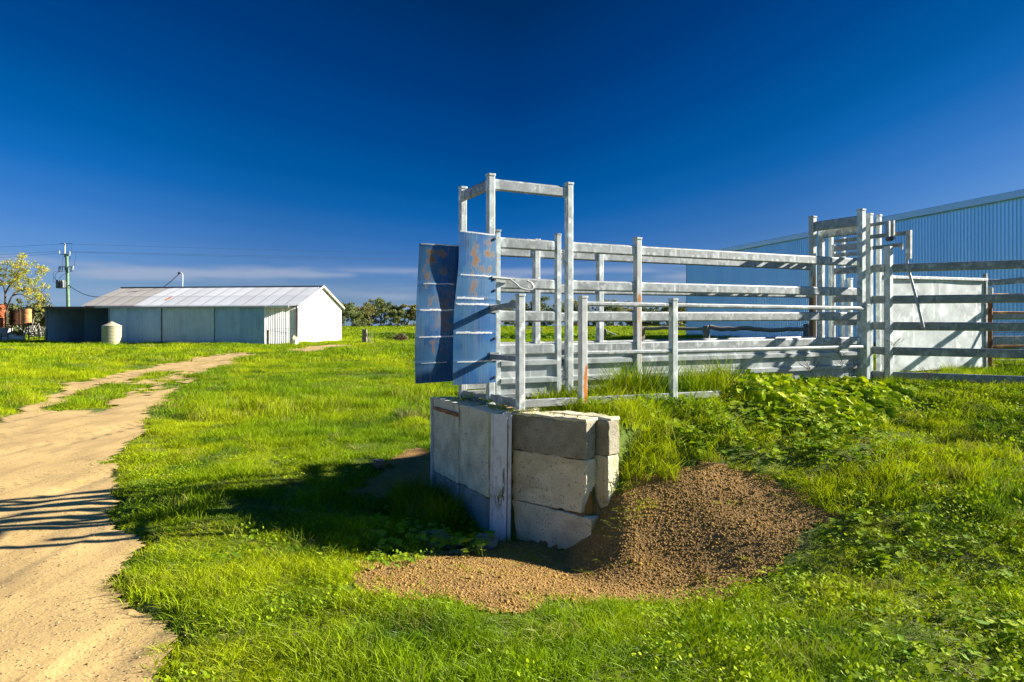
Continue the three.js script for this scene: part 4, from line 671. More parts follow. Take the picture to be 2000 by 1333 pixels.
function gum(px, d, h, w, seed, label, mat, o = {}) {
  const rnd = rng(seed), b = P(px, 640, d), y = land(b.x, d) - 0.1, t = thing('gum_tree', label, 'tree', V(b.x, y, b.z), o.group), trunk = [], blobs = [];
  const n = o.limbs ?? 5 + Math.floor(rnd() * 4), fork = h * (0.18 + 0.2 * rnd());
  trunk.push(tube([V(0, 0, 0), V(0.02 * h * (rnd() - 0.5), fork * 0.5, 0), V(0.04 * h * (rnd() - 0.5), fork, 0)], 0.028 * h, 7, 0.75));
  for (let i = 0; i < n; i++) {
    const a = rnd() * 6.283, reach = w / 2 * (0.35 + 0.65 * rnd()), ty = h * (0.45 + 0.48 * rnd()) - 0.15 * reach, e = V(Math.cos(a) * reach, ty, Math.sin(a) * reach * 0.8);
    trunk.push(tube([V(0, fork * 0.9, 0), V(e.x * 0.4, mix(fork, ty, 0.55), e.z * 0.4), e], 0.014 * h, 5, 0.35));
    const r = w * (0.15 + 0.12 * rnd()); for (let k = 0; k < 11; k++) blobs.push([e.x * (0.55 + 0.45 * rnd()) + r * (rnd() - 0.5) * 2.4, e.y + r * (rnd() - 0.6) * 2.0, e.z + r * (rnd() - 0.5) * 2.4, r * (0.22 + 0.45 * rnd())]);
  }
  if (o.low) for (let i = 0; i < 6; i++) blobs.push([w * (rnd() - 0.5) * 1.2, h * (0.06 + 0.2 * rnd()), w * (rnd() - 0.5) * 0.5, w * 0.12]);
  mesh('trunk', mergeGeometries(trunk), seed % 3 ? barkPale : barkDark, t); mesh('crown', leafCloud(blobs, o.per ?? 88, o.leaf ?? 0.34, seed + 9), mat, t);
}
{
  const rnd = rng(4242), left = [[672, 40, 7.4, 6], [690, 205, 7.2, 7], [706, 225, 6.4, 6], [722, 218, 9.6, 8], [744, 226, 10.2, 8.5], [762, 222, 7.6, 6.5], [778, 230, 7.4, 6], [797, 224, 9.4, 7.5], [816, 228, 7.2, 6]];
  const words = ['pale domed gum just right of the white shed gable', 'low bushy gum second from the shed gable', 'small rounded gum left of the timber strainer post', 'broad spreading gum with an open trunk above the strainer post', 'tallest dense gum of the clump left of the blue flaps', 'narrow dark gum to the right of the tallest one', 'low dark gum behind the reddish bush', 'tall yellowish gum with leaning crown near the blue flap', 'small dark gum at the edge of the farther blue flap'];
  left.forEach(([x, d, h, w], i) => gum(x, i ? d : 190, i ? h : 8.4, w, 900 + i, words[i], gumMats[i % 4], { low: true, group: 'gum trees beyond the left paddock' }));
  const right = [[978, 236, 8.0, 8], [1008, 232, 9.0, 7], [1034, 230, 8.6, 7], [1062, 226, 10.2, 8], [1088, 234, 8.2, 6.5], [1112, 230, 8, 7], [1126, 228, 9.6, 7], [1150, 236, 7, 8], [1178, 232, 8.8, 7.5], [1200, 230, 9.2, 7], [1226, 236, 8.2, 8], [1256, 240, 6.8, 9], [1278, 240, 7.8, 7], [1303, 236, 7, 8], [1330, 226, 9.2, 7], [1352, 240, 8, 8]];
  const spot = ['seen through the left of the side gate', 'right of the first walkway post', 'seen through the middle of the side gate', 'with open forked trunk seen through the side gate', 'seen behind the side gate stile', 'seen beside the third tall race post', 'rising right of the third tall race post', 'seen above the second walkway post', 'right of the second walkway post', 'left of the rust-banded race post', 'seen behind the rust-banded race post', 'right of the rust-banded race post', 'between the rust-banded post and the third walkway post', 'just left of the third walkway post', 'beside the left corner of the blue shed', 'behind the left corner of the blue shed'];
  right.forEach(([x, d, h, w], i) => gum(x, d, h * (0.94 + 0.24 * hash(i, 3, 9)), w * 1.02, 940 + i, 'distant grey-green gum ' + spot[i], gumMats[(i * 3 + 1) % 4], { low: true, group: 'gum trees seen through the race rails' }));
  gum(62, 75, 4.2, 5.2, 990, 'bushy grey-green tree behind the rusty tank on its stand', leafMat(0.15, 0.17, 0.05), { low: true, leaf: 0.22, per: 260 });
  gum(14, 84, 3.0, 6, 991, 'dull low tree behind the yellow-leaved tree at the left edge', leafMat(0.16, 0.15, 0.07), { low: true, leaf: 0.24, per: 200 });
  gum(84, 88, 2.9, 4, 993, 'small olive tree behind the dead branches left of the shed', leafMat(0.16, 0.16, 0.06), { low: true, leaf: 0.22, per: 210 });
  // bare white branches of a fallen tree
  const b = P(70, 642, 72), t = thing('dead_tree', 'bleached dead branches lying left of the open bay', 'dead tree', V(b.x, land(b.x, 72), b.z)), tw = [];
  for (let i = 0; i < 26; i++) { const a = rnd() * 2.6 - 0.2, L = 0.8 + 2.2 * rnd(), y = 0.2 + rnd() * 0.5, s = V((rnd() - 0.6) * 1.8, y, (rnd() - 0.5) * 1.5); tw.push(tube([s, s.clone().add(V(Math.cos(a) * L * 0.5, Math.sin(a) * L * 0.35 + 0.1, (rnd() - 0.5) * 0.5)), s.clone().add(V(Math.cos(a) * L, Math.sin(a) * L * 0.75, (rnd() - 0.5)))], 0.05 * (0.5 + rnd()), 5, 0.3)); }
  mesh('branches', mergeGeometries(tw), std({ color: rgb(0.5, 0.47, 0.42), roughness: 0.9 }), t);
  // autumn tree at the left edge
  const q = P(4, 650, 58), a = thing('autumn_tree', 'spreading tree with sparse yellow leaves at the left edge', 'tree', V(q.x, land(q.x, 58), q.z)), o = a.position, D = 58, br = [], tips = [];
  const limb = (pts, r, tp = 0.45) => br.push(tube(pts.map(([x, y, z = 0]) => P(x, y, D + z).sub(o)), r, 7, tp));
  limb([[2, 668], [4, 640], [7, 610], [10, 592]], 0.15, 0.8); limb([[4, 640], [14, 600], [24, 578], [40, 568, 0.6], [62, 562, 1.0], [82, 572, 1.3]], 0.1, 0.25); limb([[10, 596], [10, 574], [20, 555, -0.5], [34, 533, -0.9], [40, 515, -1]], 0.085, 0.2); limb([[10, 574], [4, 552, 0.6], [-8, 535, 1], [-14, 517, 1]], 0.08, 0.25); limb([[24, 577], [38, 560, 1], [56, 545, 1.6], [78, 530, 2]], 0.06, 0.25); limb([[24, 578], [40, 575, -1], [60, 585, -1.6], [74, 592, -2]], 0.05, 0.25); limb([[8, 605], [-10, 590], [-34, 575], [-60, 560]], 0.09, 0.2); limb([[-10, 590], [-22, 560, 1], [-30, 530, 1.5]], 0.06, 0.2);
  const mains = [[40, 568], [62, 562], [80, 572], [20, 555], [34, 533], [40, 515], [4, 552], [-8, 535], [56, 545], [78, 530], [60, 585], [74, 592], [30, 545], [50, 530], [12, 530], [-34, 575], [-20, 550], [-40, 545]];
  mains.forEach(([x, y], i) => { for (let k = 0; k < 8; k++) { const z = (rnd() - 0.5) * 3.4, e = [x + (rnd() - 0.5) * 34, y + (rnd() - 0.62) * 30, z]; limb([[x, y, z * 0.3], [mix(x, e[0], 0.5) + 2 * (rnd() - 0.5), mix(y, e[1], 0.5) + 2 * (rnd() - 0.5), z * 0.7], e], 0.022, 0.4); const p = P(e[0], e[1], D + z).sub(o); for (let m = 0; m < 4; m++) tips.push([p.x + (rnd() - 0.5) * 0.5, p.y + (rnd() - 0.5) * 0.4, p.z + (rnd() - 0.5) * 0.5, 0.08 + 0.17 * rnd() * rnd() * 1.6]); } });
  mesh('trunk', mergeGeometries(br), barkDark, a);
  const yl = tips.filter((_, i) => i % 2), gr = tips.filter((_, i) => !(i % 2));
  mesh('yellow_leaves', leafCloud(yl, 620, 0.085, 71), leafMat(0.66, 0.56, 0.05, 0.45), a); mesh('green_leaves', leafCloud(gr, 640, 0.09, 73), leafMat(0.42, 0.48, 0.05, 0.45), a);
}
// ---------------------------------------------------------------- rusty tanks, pen and rubble at the far left
{
  const D = 57, rustA = std({ map: rep(rustTex, 3, 2), color: rgb(2.0, 2.2, 1.7), roughness: 0.85, side: THREE.DoubleSide });
  const can = (r, h) => { const p = []; for (let i = 0; i <= 40; i++) p.push(new THREE.Vector2(r + 0.012 * Math.sin(i * 1.6), h * i / 40)); p.push(new THREE.Vector2(0, h)); return new THREE.LatheGeometry(p, 28); };
  const t = thing('tank_on_stand', 'small rusty tank raised on a leaning pole stand left of the shed', 'tank', P(50, 668, D)), o = t.position, tb = P(51, 634, D);
  mesh('tank', can(0.37, 1.28), rustA, t, tb); const g = std({ map: rep(woodTex, 2), color: rgb(1.1, 0.9, 0.7) });
  mesh('second_tank', can(0.42, 1.2), std({ color: rgb(0.2, 0.16, 0.06), roughness: 0.9, map: rep(rustTex, 3), side: THREE.DoubleSide }), t, P(30, 634, D + 0.6));
  for (const [a, b] of [[[36.5, 604], [36.5, 664]], [[44, 634], [44, 668]], [[55, 634], [55.5, 666]], [[47, 636], [40, 666]], [[52, 636], [45, 664]], [[22, 634], [21, 668]]]) bar(t, 'stand_leg', P(...a, D - 0.1), P(...b, D - 0.1), 0.07, 0.07, g, { up: V(1, 0, 0) });
  bar(t, 'stand_beam', P(16, 635, D), P(60, 635, D), 0.9, 0.08, std({ map: rep(rustTex, 1), color: rgb(0.8, 0.8, 0.8) })); bar(t, 'stand_beam', P(34, 604, D), P(46, 604, D), 0.05, 0.05, g);
  const t2 = thing('rusty_silo', 'big red-brown rusty tank cut by the left edge', 'tank', P(-8, 640, D)); mesh('tank', can(0.66, 1.95), std({ map: rep(rustTex, 4, 2), color: rgb(1.1, 0.75, 0.6), roughness: 0.9, side: THREE.DoubleSide }), t2, P(-8, 640, D)); mesh('concrete_base', roughBox(1.7, 0.8, 1.5, 0.04, 0.01, 4, 0.2), std({ color: rgb(0.6, 0.57, 0.5), roughness: 0.9 }), t2, P(-8, 650, D));
  const pen = thing('pipe_pen', 'dark pipe sheep pen standing left of the open bay', 'fence', P(70, 667, 54)), black = std({ color: rgb(0.05, 0.05, 0.055), roughness: 0.6 });
  for (const [x0, x1, y0, y1] of [[57, 66, 651, 649], [66, 87, 649, 648]]) for (let k = 0; k < 5; k++) bar(pen, 'pen_rail', P(x0, y0 + k * 4, 54), P(x1, y1 + k * 4.2, 54), 0.03, 0.045, black);
  for (const x of [66, 75.5, 87, 89.5]) bar(pen, 'pen_post', P(x, 644, 54), P(x, 669, 54), 0.05, 0.05, black, { up: V(1, 0, 0) });
  const pen2 = thing('pipe_gate', 'low dark pipe gate in front of the rubble at the left edge', 'gate', P(5, 668, 54)); for (let k = 0; k < 4; k++) bar(pen2, 'gate_rail', P(-20, 653 + k * 4, 54), P(15, 655 + k * 4, 54), 0.03, 0.04, black); for (const x of [2, 15]) bar(pen2, 'gate_post', P(x, 651, 54), P(x, 670, 54), 0.05, 0.05, black, { up: V(1, 0, 0) });
  const rb = thing('rubble_heap', 'heap of pale concrete rubble under the rusty tank stand', 'rubble', P(22, 664, 56)), rr = rng(6); for (let k = 0; k < 9; k++) { const m = mesh('chunk', boulder(0.22 + 0.3 * rr(), 30 + k, 0.6), std({ map: rep(concTex, 1), color: k % 3 ? rgb(1.2, 1.1, 0.95) : rgb(0.4, 0.38, 0.36) }), rb, P(8 + 28 * rr(), 657 + 8 * rr(), 56)); m.rotation.y = k; }
}
// ---------------------------------------------------------------- paddock wire fence: strainer, pickets, wires
{
  const rustP = std({ map: rep(rustTex, 2), color: rgb(0.7, 0.65, 0.65) }), pale = std({ color: rgb(0.6, 0.62, 0.6), roughness: 0.6 }), picket = (p, h, mat) => mergeGeometries([barGeo(h, 0.035, 0.008, 0.002, false, 1), barGeo(h, 0.008, 0.03, 0.002, false, 1)]).rotateZ(Math.PI / 2).translate(0, h / 2, 0);
  const spots = [[712, 55, 0], [726, 53, 1], [731.4, 51, 2], [755.7, 46.5, 2], [785.4, 43.5, 2], [818.4, 41, 2]], pts = spots.map(([x, d]) => { const p = P(x, 640, d); return ground(p.x, d); });
  const t = thing('strainer_post', 'thick split timber strainer post with a leaning stay by the track', 'post', pts[0]);
  mesh('post', roughBox(0.36, 1.25, 0.34, 0.03, 0.02, 7, 0.07), std({ map: rep(woodTex, 3, 1.2), color: rgb(1.1, 1.05, 0.95) }), t, pts[0].clone().add(V(0, 0.5, 0))); bar(t, 'stay', pts[0].clone().add(V(0.15, 0.85, 0.1)), pts[0].clone().add(V(0.5, -0.05, 0.35)), 0.1, 0.1, std({ map: rep(woodTex, 3), color: rgb(0.9, 0.85, 0.8) }));
  const names = ['', 'pale steel picket nearest the timber strainer post', 'short dark picket just right of the pale one', 'rust-brown picket left of the reddish bush', 'rust-brown picket in front of the reddish bush', 'dark picket beside the farther blue flap'];
  for (let i = 1; i < spots.length; i++) { const m = mesh('fence_picket', picket(null, spots[i][2] === 1 ? 1.15 : 1.12), spots[i][2] === 1 ? pale : rustP, scene, pts[i].clone().add(V(0, -0.05, 0))); tag(m, names[i], 'fence picket', 'pickets of the paddock wire fence'); }
  const fw = thing('fence_wire', 'thin strained wires between the pickets of the paddock fence', 'fence wire', pts[3]); for (const y of [0.3, 0.6, 0.9, 1.02]) mesh('strand', tube(pts.map((p) => p.clone().add(V(0, y, 0)).sub(pts[3])), 0.004, 4, 1, 2), std({ color: rgb(0.25, 0.22, 0.2), roughness: 0.6 }), fw);
  // second fence far behind the race
  const s2 = [1150, 1186, 1219, 1266, 1338], p2 = s2.map((x) => { const p = P(x, 640, 62); return ground(p.x, 62); }), n2 = ['far dark picket seen left of the far race post', 'far dark picket seen beside the leaning white pole', 'far dark picket seen left of the rust-banded race post', 'far dark picket seen right of the rust-banded race post', 'far dark picket beside the blue shed corner'];
  p2.forEach((p, i) => { const m = mesh('fence_picket', picket(null, 1.25), rustP, scene, p.clone().add(V(0, -0.05, 0))); tag(m, n2[i], 'fence picket', 'pickets of the far netting fence'); });
  const net = thing('netting_fence', 'far wire netting fence seen through the race rails', 'fence wire', p2[2]); for (const y of [0.15, 0.4, 0.65, 0.9, 1.15]) mesh('strand', tube(p2.map((p) => p.clone().add(V(0, y, 0)).sub(p2[2])), 0.006, 4, 1, 2), std({ color: rgb(0.2, 0.2, 0.19) }), net);
  const g = thing('stock_gate', 'white pipe gate far off seen through the side gate', 'gate', P(1040, 642, 110)); bar(g, 'top_rail', P(1026, 641, 110), P(1058, 642, 110), 0.12, 0.16, pale); for (const x of [1026, 1058]) bar(g, 'gate_post', P(x, 640, 110), P(x, 652, 110), 0.15, 0.15, pale, { up: V(1, 0, 0) });
  const lp = thing('leaning_pole', 'white pole leaning on a dark stump beyond the race', 'pole', P(1190, 650, 60)); mesh('pole', tube([P(1185, 647, 60), P(1207, 656, 60)].map((p) => p.sub(lp.position)), 0.05, 6), pale, lp); mesh('stump', roughBox(0.22, 0.9, 0.22, 0.03, 0.02, 5, 0.1), M.wood, lp, P(1182, 653, 60));
}

// ---------------------------------------------------------------- grass, weeds and loose soil
const noGrass = (x, d) => d > 4 && d < 11 && inPoly(x, d, CUT) && (toFront(x, d) < 0.2 || (x - O1[0]) * E1[0] + (d - O1[1]) * E1[1] < 0.3);
const SHED = [[-16.9, 53.7], [-19.0, 52.4], [-37.6, 54.6], [-37.6, 62.5], [-34, 66], [-15.4, 64.2]], BIG = [[11.4, 45.2], [18, 20.3], [40, 26], [34, 52]];
function weedMat0() { return new THREE.MeshPhysicalMaterial({ color: rgb(1, 1, 1), roughness: 0.8, transmission: 0.42, thickness: 0, ior: 1.35, specularIntensity: 0.3, side: THREE.DoubleSide }); }
function tuftGeo(seed, n, rad, h0, h1, wid, lean, soft = 0) {
  const rnd = rng(seed), pos = [], nor = [], uv = [], idx = [];
  for (let i = 0; i < n; i++) {
    const a = rnd() * 6.283, r = rad * Math.sqrt(rnd()), bx = Math.cos(a) * r, bz = Math.sin(a) * r, h = mix(h0, h1, Math.pow(rnd(), 1.3)), dir = rnd() * 6.283, ln = lean * (0.3 + rnd()) * h, w = wid * (0.7 + 0.6 * rnd()), face = rnd() * 6.283, cx = Math.cos(face), cz = Math.sin(face), dx = Math.cos(dir) * ln, dz = Math.sin(dir) * ln, o = pos.length / 3;
    for (const [t, k] of [[0, 1], [0.5, 0.85], [0.85, 0.5]]) { const px = bx + dx * t * t, py = h * (t - 0.18 * t * t * (lean > 0.6 ? 1.6 : 1)), pz = bz + dz * t * t; for (const s of [-1, 1]) { pos.push(px + s * cx * w * k / 2, py, pz + s * cz * w * k / 2); nor.push(-cz, soft, cx); uv.push(s * 0.5 + 0.5, t); } }
    pos.push(bx + dx, h * (lean > 0.6 ? 0.72 : 0.84), bz + dz); nor.push(-cz, soft, cx); uv.push(0.5, 1);
    for (const q of [0, 2]) idx.push(o + q, o + q + 1, o + q + 2, o + q + 1, o + q + 3, o + q + 2); idx.push(o + 4, o + 5, o + 6);
  }
  return build(pos, nor, uv, idx);
}
const grassMat = new THREE.MeshPhysicalMaterial({ color: rgb(1, 1, 1), roughness: 0.8, transmission: 0.42, thickness: 0, ior: 1.35, specularIntensity: 0.25, side: THREE.DoubleSide });
const meadow = new THREE.Group(); meadow.name = 'grass'; scene.add(meadow); tag(meadow, 'lush sunlit green grass covering the paddock and the ramp mound', 'grass'); meadow.userData.kind = 'stuff';
function sow(name, geos, spots, mat, parent) {
  geos.forEach((g, k) => {
    const mine = spots.filter((_, i) => i % geos.length === k); if (!mine.length) return;
    const m = new THREE.InstancedMesh(g, mat, mine.length), M4 = new THREE.Matrix4(), q = new THREE.Quaternion(), c = new THREE.Color(); m.name = name; m.castShadow = m.receiveShadow = true;
    mine.forEach((s, i) => { q.setFromEuler(new THREE.Euler(s.rx ?? 0, s.turn, s.rz ?? 0)); M4.compose(V(s.x, s.y, s.z), q, V(s.s, s.s * (s.h ?? 1), s.s)); m.setMatrixAt(i, M4); m.setColorAt(i, c.setRGB(...s.c)); });
    parent.add(m);
  });
}
function hue(x, d, rnd) {                                              // patches of fresher, yellower and bluer growth
  const a = fbm(x * 0.7 + 3, d * 0.7, 4, 0, 711), b = fbm(x * 0.16, d * 0.16 + 9, 3, 0, 713), k = 0.62 + 0.62 * rnd();
  let c = blend([0.27, 0.41, 0.003], [0.46, 0.54, 0.004], sm(0.35, 0.65, a * 0.6 + b * 0.4)); c = blend(c, [0.11, 0.235, 0.010], sm(0.54, 0.74, fbm(x * 1.7 + 20, d * 1.7, 3, 0, 717)) * 0.85); if (rnd() < 0.05) c = blend(c, [0.42, 0.36, 0.12], 0.7);
  return tint(c, k);
}
function scatter(seed, d0, d1, density, fn) {                          // even over the ground that the view covers, with a margin
  const rnd = rng(seed), half = (d) => 0.78 * d + 1.6, area = (half(d0) + half(d1)) * (d1 - d0), n = Math.round(area * density);
  for (let i = 0; i < n; i++) { let d, x; do { d = d0 + (d1 - d0) * rnd(); } while (rnd() > half(d) / half(d1)); x = (rnd() * 2 - 1) * half(d); fn(x, d, rnd); }
}
const nearRace = (x, d) => { const u = (x - O1[0]) * E1[0] + (d - O1[1]) * E1[1], v = -(x - O1[0]) * E1[1] + (d - O1[1]) * E1[0]; return [u, v]; };
function cover(x, d, rnd) {                                            // [chance of grass here, how tall it stands]
  if (noGrass(x, d) || (d > 50 && (inPoly(x, d, SHED) || inPoly(x, d, BIG)))) return [0, 0];
  if (d > 15 && inPoly(x, d, BIG)) return [0, 0];
  let p = 1, h = 0.55 + 0.9 * fbm(x * 1.1 + 5, d * 1.1, 4, 0, 721); h *= 0.8 + 0.5 * sm(0.5, 0.75, fbm(x * 0.35, d * 0.35, 3, 0, 723)); h *= mix(0.65, 1.6, sm(0.38, 0.64, fbm(x * 2.1 + 9, d * 2.1, 3, 0, 725))); p *= mix(0.82, 1, sm(0.3, 0.45, fbm(x * 1.5 + 2, d * 1.5, 3, 0, 727)));
  if (onRoad(x, d)) return [0.004 + (d > 8 ? 0.22 * sm(0.6, 0.72, fbm(x * 0.9 + 2, d * 0.28, 3, 0, 731)) : 0), 0.3];
  for (const r of [0.14, 0.3]) { let c = 0; for (const [a, b] of [[r, 0], [-r, 0], [0, r], [0, -r]]) c += onRoad(x + a, d + b) ? 1 : 0; if (c) { h *= 1 - 0.1 * c; p *= 1 - 0.12 * c * vnoise(x * 3, d * 3, 0, 729); } }
  const b = d > 3 && d < 11 ? bare(x, d) : 0;
  if (!b && d > 3 && d < 9) { let c = 0; for (const q of [0.15, 0.32]) for (const [i, j] of [[q, 0], [-q, 0], [0, q]]) c += bare(x + i, d + j) === 1 ? 1 : 0; h *= 1 - 0.1 * c; }
  if (b) { const isl = sm(0.62, 0.74, fbm(x * 2.6 + 31, d * 2.6, 3, 0, 733)); p = b === 2 ? 0.1 + 0.3 * isl : 0.03 + 0.4 * isl; h *= 0.4; }
  const [u, v] = nearRace(x, d);
  if (u > 0.45 && u < 7 && v > -0.95 && v < 1.3) h *= v > -0.75 ? 1.5 : 1.15;
  if (u > -1.6 && u < -0.3 && v > -0.4 && v < 1.1) h *= 1.35;
  if (x > 2.2 && d < 9) h *= 0.85;
  return [p, h];
}
{
  const put = (list, x, d, rnd, s, k = 1) => { const [p, h] = cover(x, d, rnd); if (rnd() > p) return; list.push({ x, y: land(x, d) - 0.012, z: -d, turn: rnd() * 6.283, s: s * (0.8 + 0.4 * rnd()), h: h * (0.75 + 0.5 * rnd()) * k, rx: (rnd() - 0.5) * 0.25, rz: (rnd() - 0.5) * 0.25, c: hue(x, d, rnd) }); };
  const near = [], mid = [], far = [], farther = [], last = [];
  scatter(31, 1.9, 6.5, 230, (x, d, r) => put(near, x, d, r, 1));
  scatter(32, 6.5, 13, 130, (x, d, r) => put(near, x, d, r, 1.1));
  scatter(33, 13, 30, 34, (x, d, r) => put(mid, x, d, r, 1));
  scatter(34, 30, 68, 9, (x, d, r) => put(far, x, d, r, 1));
  scatter(35, 68, 150, 1.5, (x, d, r) => put(farther, x, d, r, 1, 0.8));
  scatter(36, 150, 250, 0.7, (x, d, r) => put(last, x, d, r, 1.3, 0.8));
  const G = (k, ...a) => Array.from({ length: k }, (_, i) => tuftGeo(800 + i * 13 + a[0], ...a));
  sow('grass_tuft', [...G(5, 48, 0.12, 0.03, 0.105, 0.0055, 0.85), ...G(2, 34, 0.11, 0.05, 0.15, 0.0055, 0.7)], near, grassMat, meadow);
  sow('grass_tuft', G(5, 60, 0.24, 0.05, 0.17, 0.009, 0.7), mid, grassMat, meadow);
  sow('grass_tuft', G(4, 80, 0.5, 0.06, 0.20, 0.02, 0.7), far, grassMat, meadow);
  sow('grass_tuft', G(3, 90, 1.2, 0.10, 0.26, 0.06, 0.6), farther, grassMat, meadow);
  sow('grass_tuft', G(3, 90, 2.0, 0.12, 0.35, 0.12, 0.6), last, grassMat, meadow);
}
// low clover filling between the blades near the eye
{
  const rnd = rng(61), spots = [], cloverGeo = (seed) => { const q = rng(seed), pos = [], uv = [], idx = []; for (let i = 0; i < 40; i++) { const a = q() * 6.283, k = 0.13 * Math.sqrt(q()), y = 0.012 + 0.055 * q(), c = V(Math.cos(a) * k, y, Math.sin(a) * k), n = V((q() - 0.3) * 2.4, 1, (q() - 0.5) * 2.2).normalize(), u = V(q() - 0.5, 0, q() - 0.5).cross(n).normalize(), w = n.clone().cross(u), L = 0.005 + 0.007 * q(), o = pos.length / 3; for (const [m, p] of [[-1, 0], [-0.3, 0.8], [0.7, 0.7], [1, 0], [0.7, -0.7], [-0.3, -0.8]]) { const e = c.clone().addScaledVector(u, m * L).addScaledVector(w, p * L); pos.push(e.x, e.y, e.z); uv.push(m, p); } for (let m = 1; m < 5; m++) idx.push(o, o + m, o + m + 1); } return build(pos, null, uv, idx); };
  scatter(63, 2.2, 9.5, 36, (x, d, q) => { const dense = x > 0.8 ? sm(0.25, 0.5, fbm(x * 1.2 + 4, d * 1.2, 3, 0, 771)) : 0.35 * sm(0.45, 0.6, fbm(x * 1.4, d * 1.4, 3, 0, 773)), [p, h] = cover(x, d, q); if (q() > p * dense) return; spots.push({ x, y: land(x, d) - 0.004, z: -d, turn: q() * 6.283, s: 0.8 + 0.6 * q(), h: 0.8 + 0.8 * h * q(), c: tint(blend([0.20, 0.36, 0.006], [0.46, 0.56, 0.006], q()), 0.8 + 0.4 * q()) }); });
  const m = new THREE.Group(); m.name = 'clover'; scene.add(m); tag(m, 'low small-leaved clover between the grass blades on the right', 'clover'); m.userData.kind = 'stuff'; sow('clover_leaves', [1, 2, 3, 4].map((k) => cloverGeo(640 + k)), spots, weedMat0(), m);
}
// long arching grass at the foot of the race and of the abutment
{
  const rnd = rng(55), tall = [], add = (x, d, s, h = 1, k = 1) => tall.push({ x, y: land(x, d) - 0.02, z: -d, turn: rnd() * 6.283, s: s * (0.8 + 0.4 * rnd()), h: h * (0.8 + 0.4 * rnd()), c: tint(hue(x, d, rnd), k) });
  for (let i = 0; i < 150; i++) { const u = 0.75 + 2.3 * rnd(), v = -0.62 + 0.5 * rnd(), p = R(u, v, 0); add(p.x, -p.z, 1, 0.65 + 0.75 * sm(0.9, 1.5, u)); }
  for (let i = 0; i < 60; i++) { const u = 0.7 + 5 * rnd(), v = -1.0 + 0.35 * rnd(), p = R(u, v, 0); add(p.x, -p.z, 1, 0.6); }
  for (let i = 0; i < 70; i++) { const u = -0.34 - 0.5 * rnd() ** 1.5, v = -0.1 + 1.15 * rnd(), p = R(u, v, 0); add(p.x, -p.z, 1.15, 1.0, 0.8); }
  for (let i = 0; i < 40; i++) { const x = 1.05 + 0.5 * rnd(), d = 6.35 + 0.7 * rnd(); add(x, d, 0.9, 0.7); }
  for (let i = 0; i < 110; i++) { const x = -2.3 + 4.2 * rnd(), d = 3.6 + 1.1 * rnd() * rnd() + 0.5 * rnd(); if (!bare(x, d)) add(x, d, 0.6, 0.55); }
  const m = new THREE.Group(); m.name = 'tall_grass'; scene.add(m); tag(m, 'long arching grass tufts along the foot of the race and abutment', 'tall grass'); m.userData.kind = 'stuff';
  sow('grass_tuft', [0, 1, 2, 3].map((k) => tuftGeo(950 + k, 34, 0.1, 0.14, 0.36, 0.0075, 0.6)), tall, grassMat, m);
}
// broad leaves: a cupped, lobed leaf on a stalk
function leafGeo(seed, r = 0.05, stalk = 0.12) {
  const rnd = rng(seed), pos = [0, 0, 0], uv = [0.5, 0.5], idx = [], n = 11, cup = 0.25 + 0.4 * rnd();
  for (let i = 0; i <= n; i++) { const a = -2.75 + 5.5 * i / n, k = r * (0.86 + 0.14 * Math.cos(a * 5) + 0.1 * (rnd() - 0.5)); pos.push(Math.sin(a) * k, cup * k * (0.35 + 0.25 * Math.cos(a * 2 + rnd())), Math.cos(a) * k * 1.08); uv.push(0.5 + Math.sin(a) / 2, 0.5 + Math.cos(a) / 2); }
  for (let i = 0; i < n; i++) idx.push(0, i + 1, i + 2);
  const o = pos.length / 3; for (const [x, y, z] of [[-0.0025, 0, 0], [0.0025, 0, 0], [0.003, -stalk * 0.9, -stalk * 0.5], [-0.003, -stalk * 0.9, -stalk * 0.5]]) { pos.push(x, y, z); uv.push(0.5, 0.5); } idx.push(o, o + 1, o + 2, o, o + 2, o + 3);
  return build(pos, null, uv, idx);
}
const weedMat = new THREE.MeshPhysicalMaterial({ color: rgb(1, 1, 1), roughness: 0.8, transmission: 0.42, thickness: 0, ior: 1.35, specularIntensity: 0.3, side: THREE.DoubleSide });
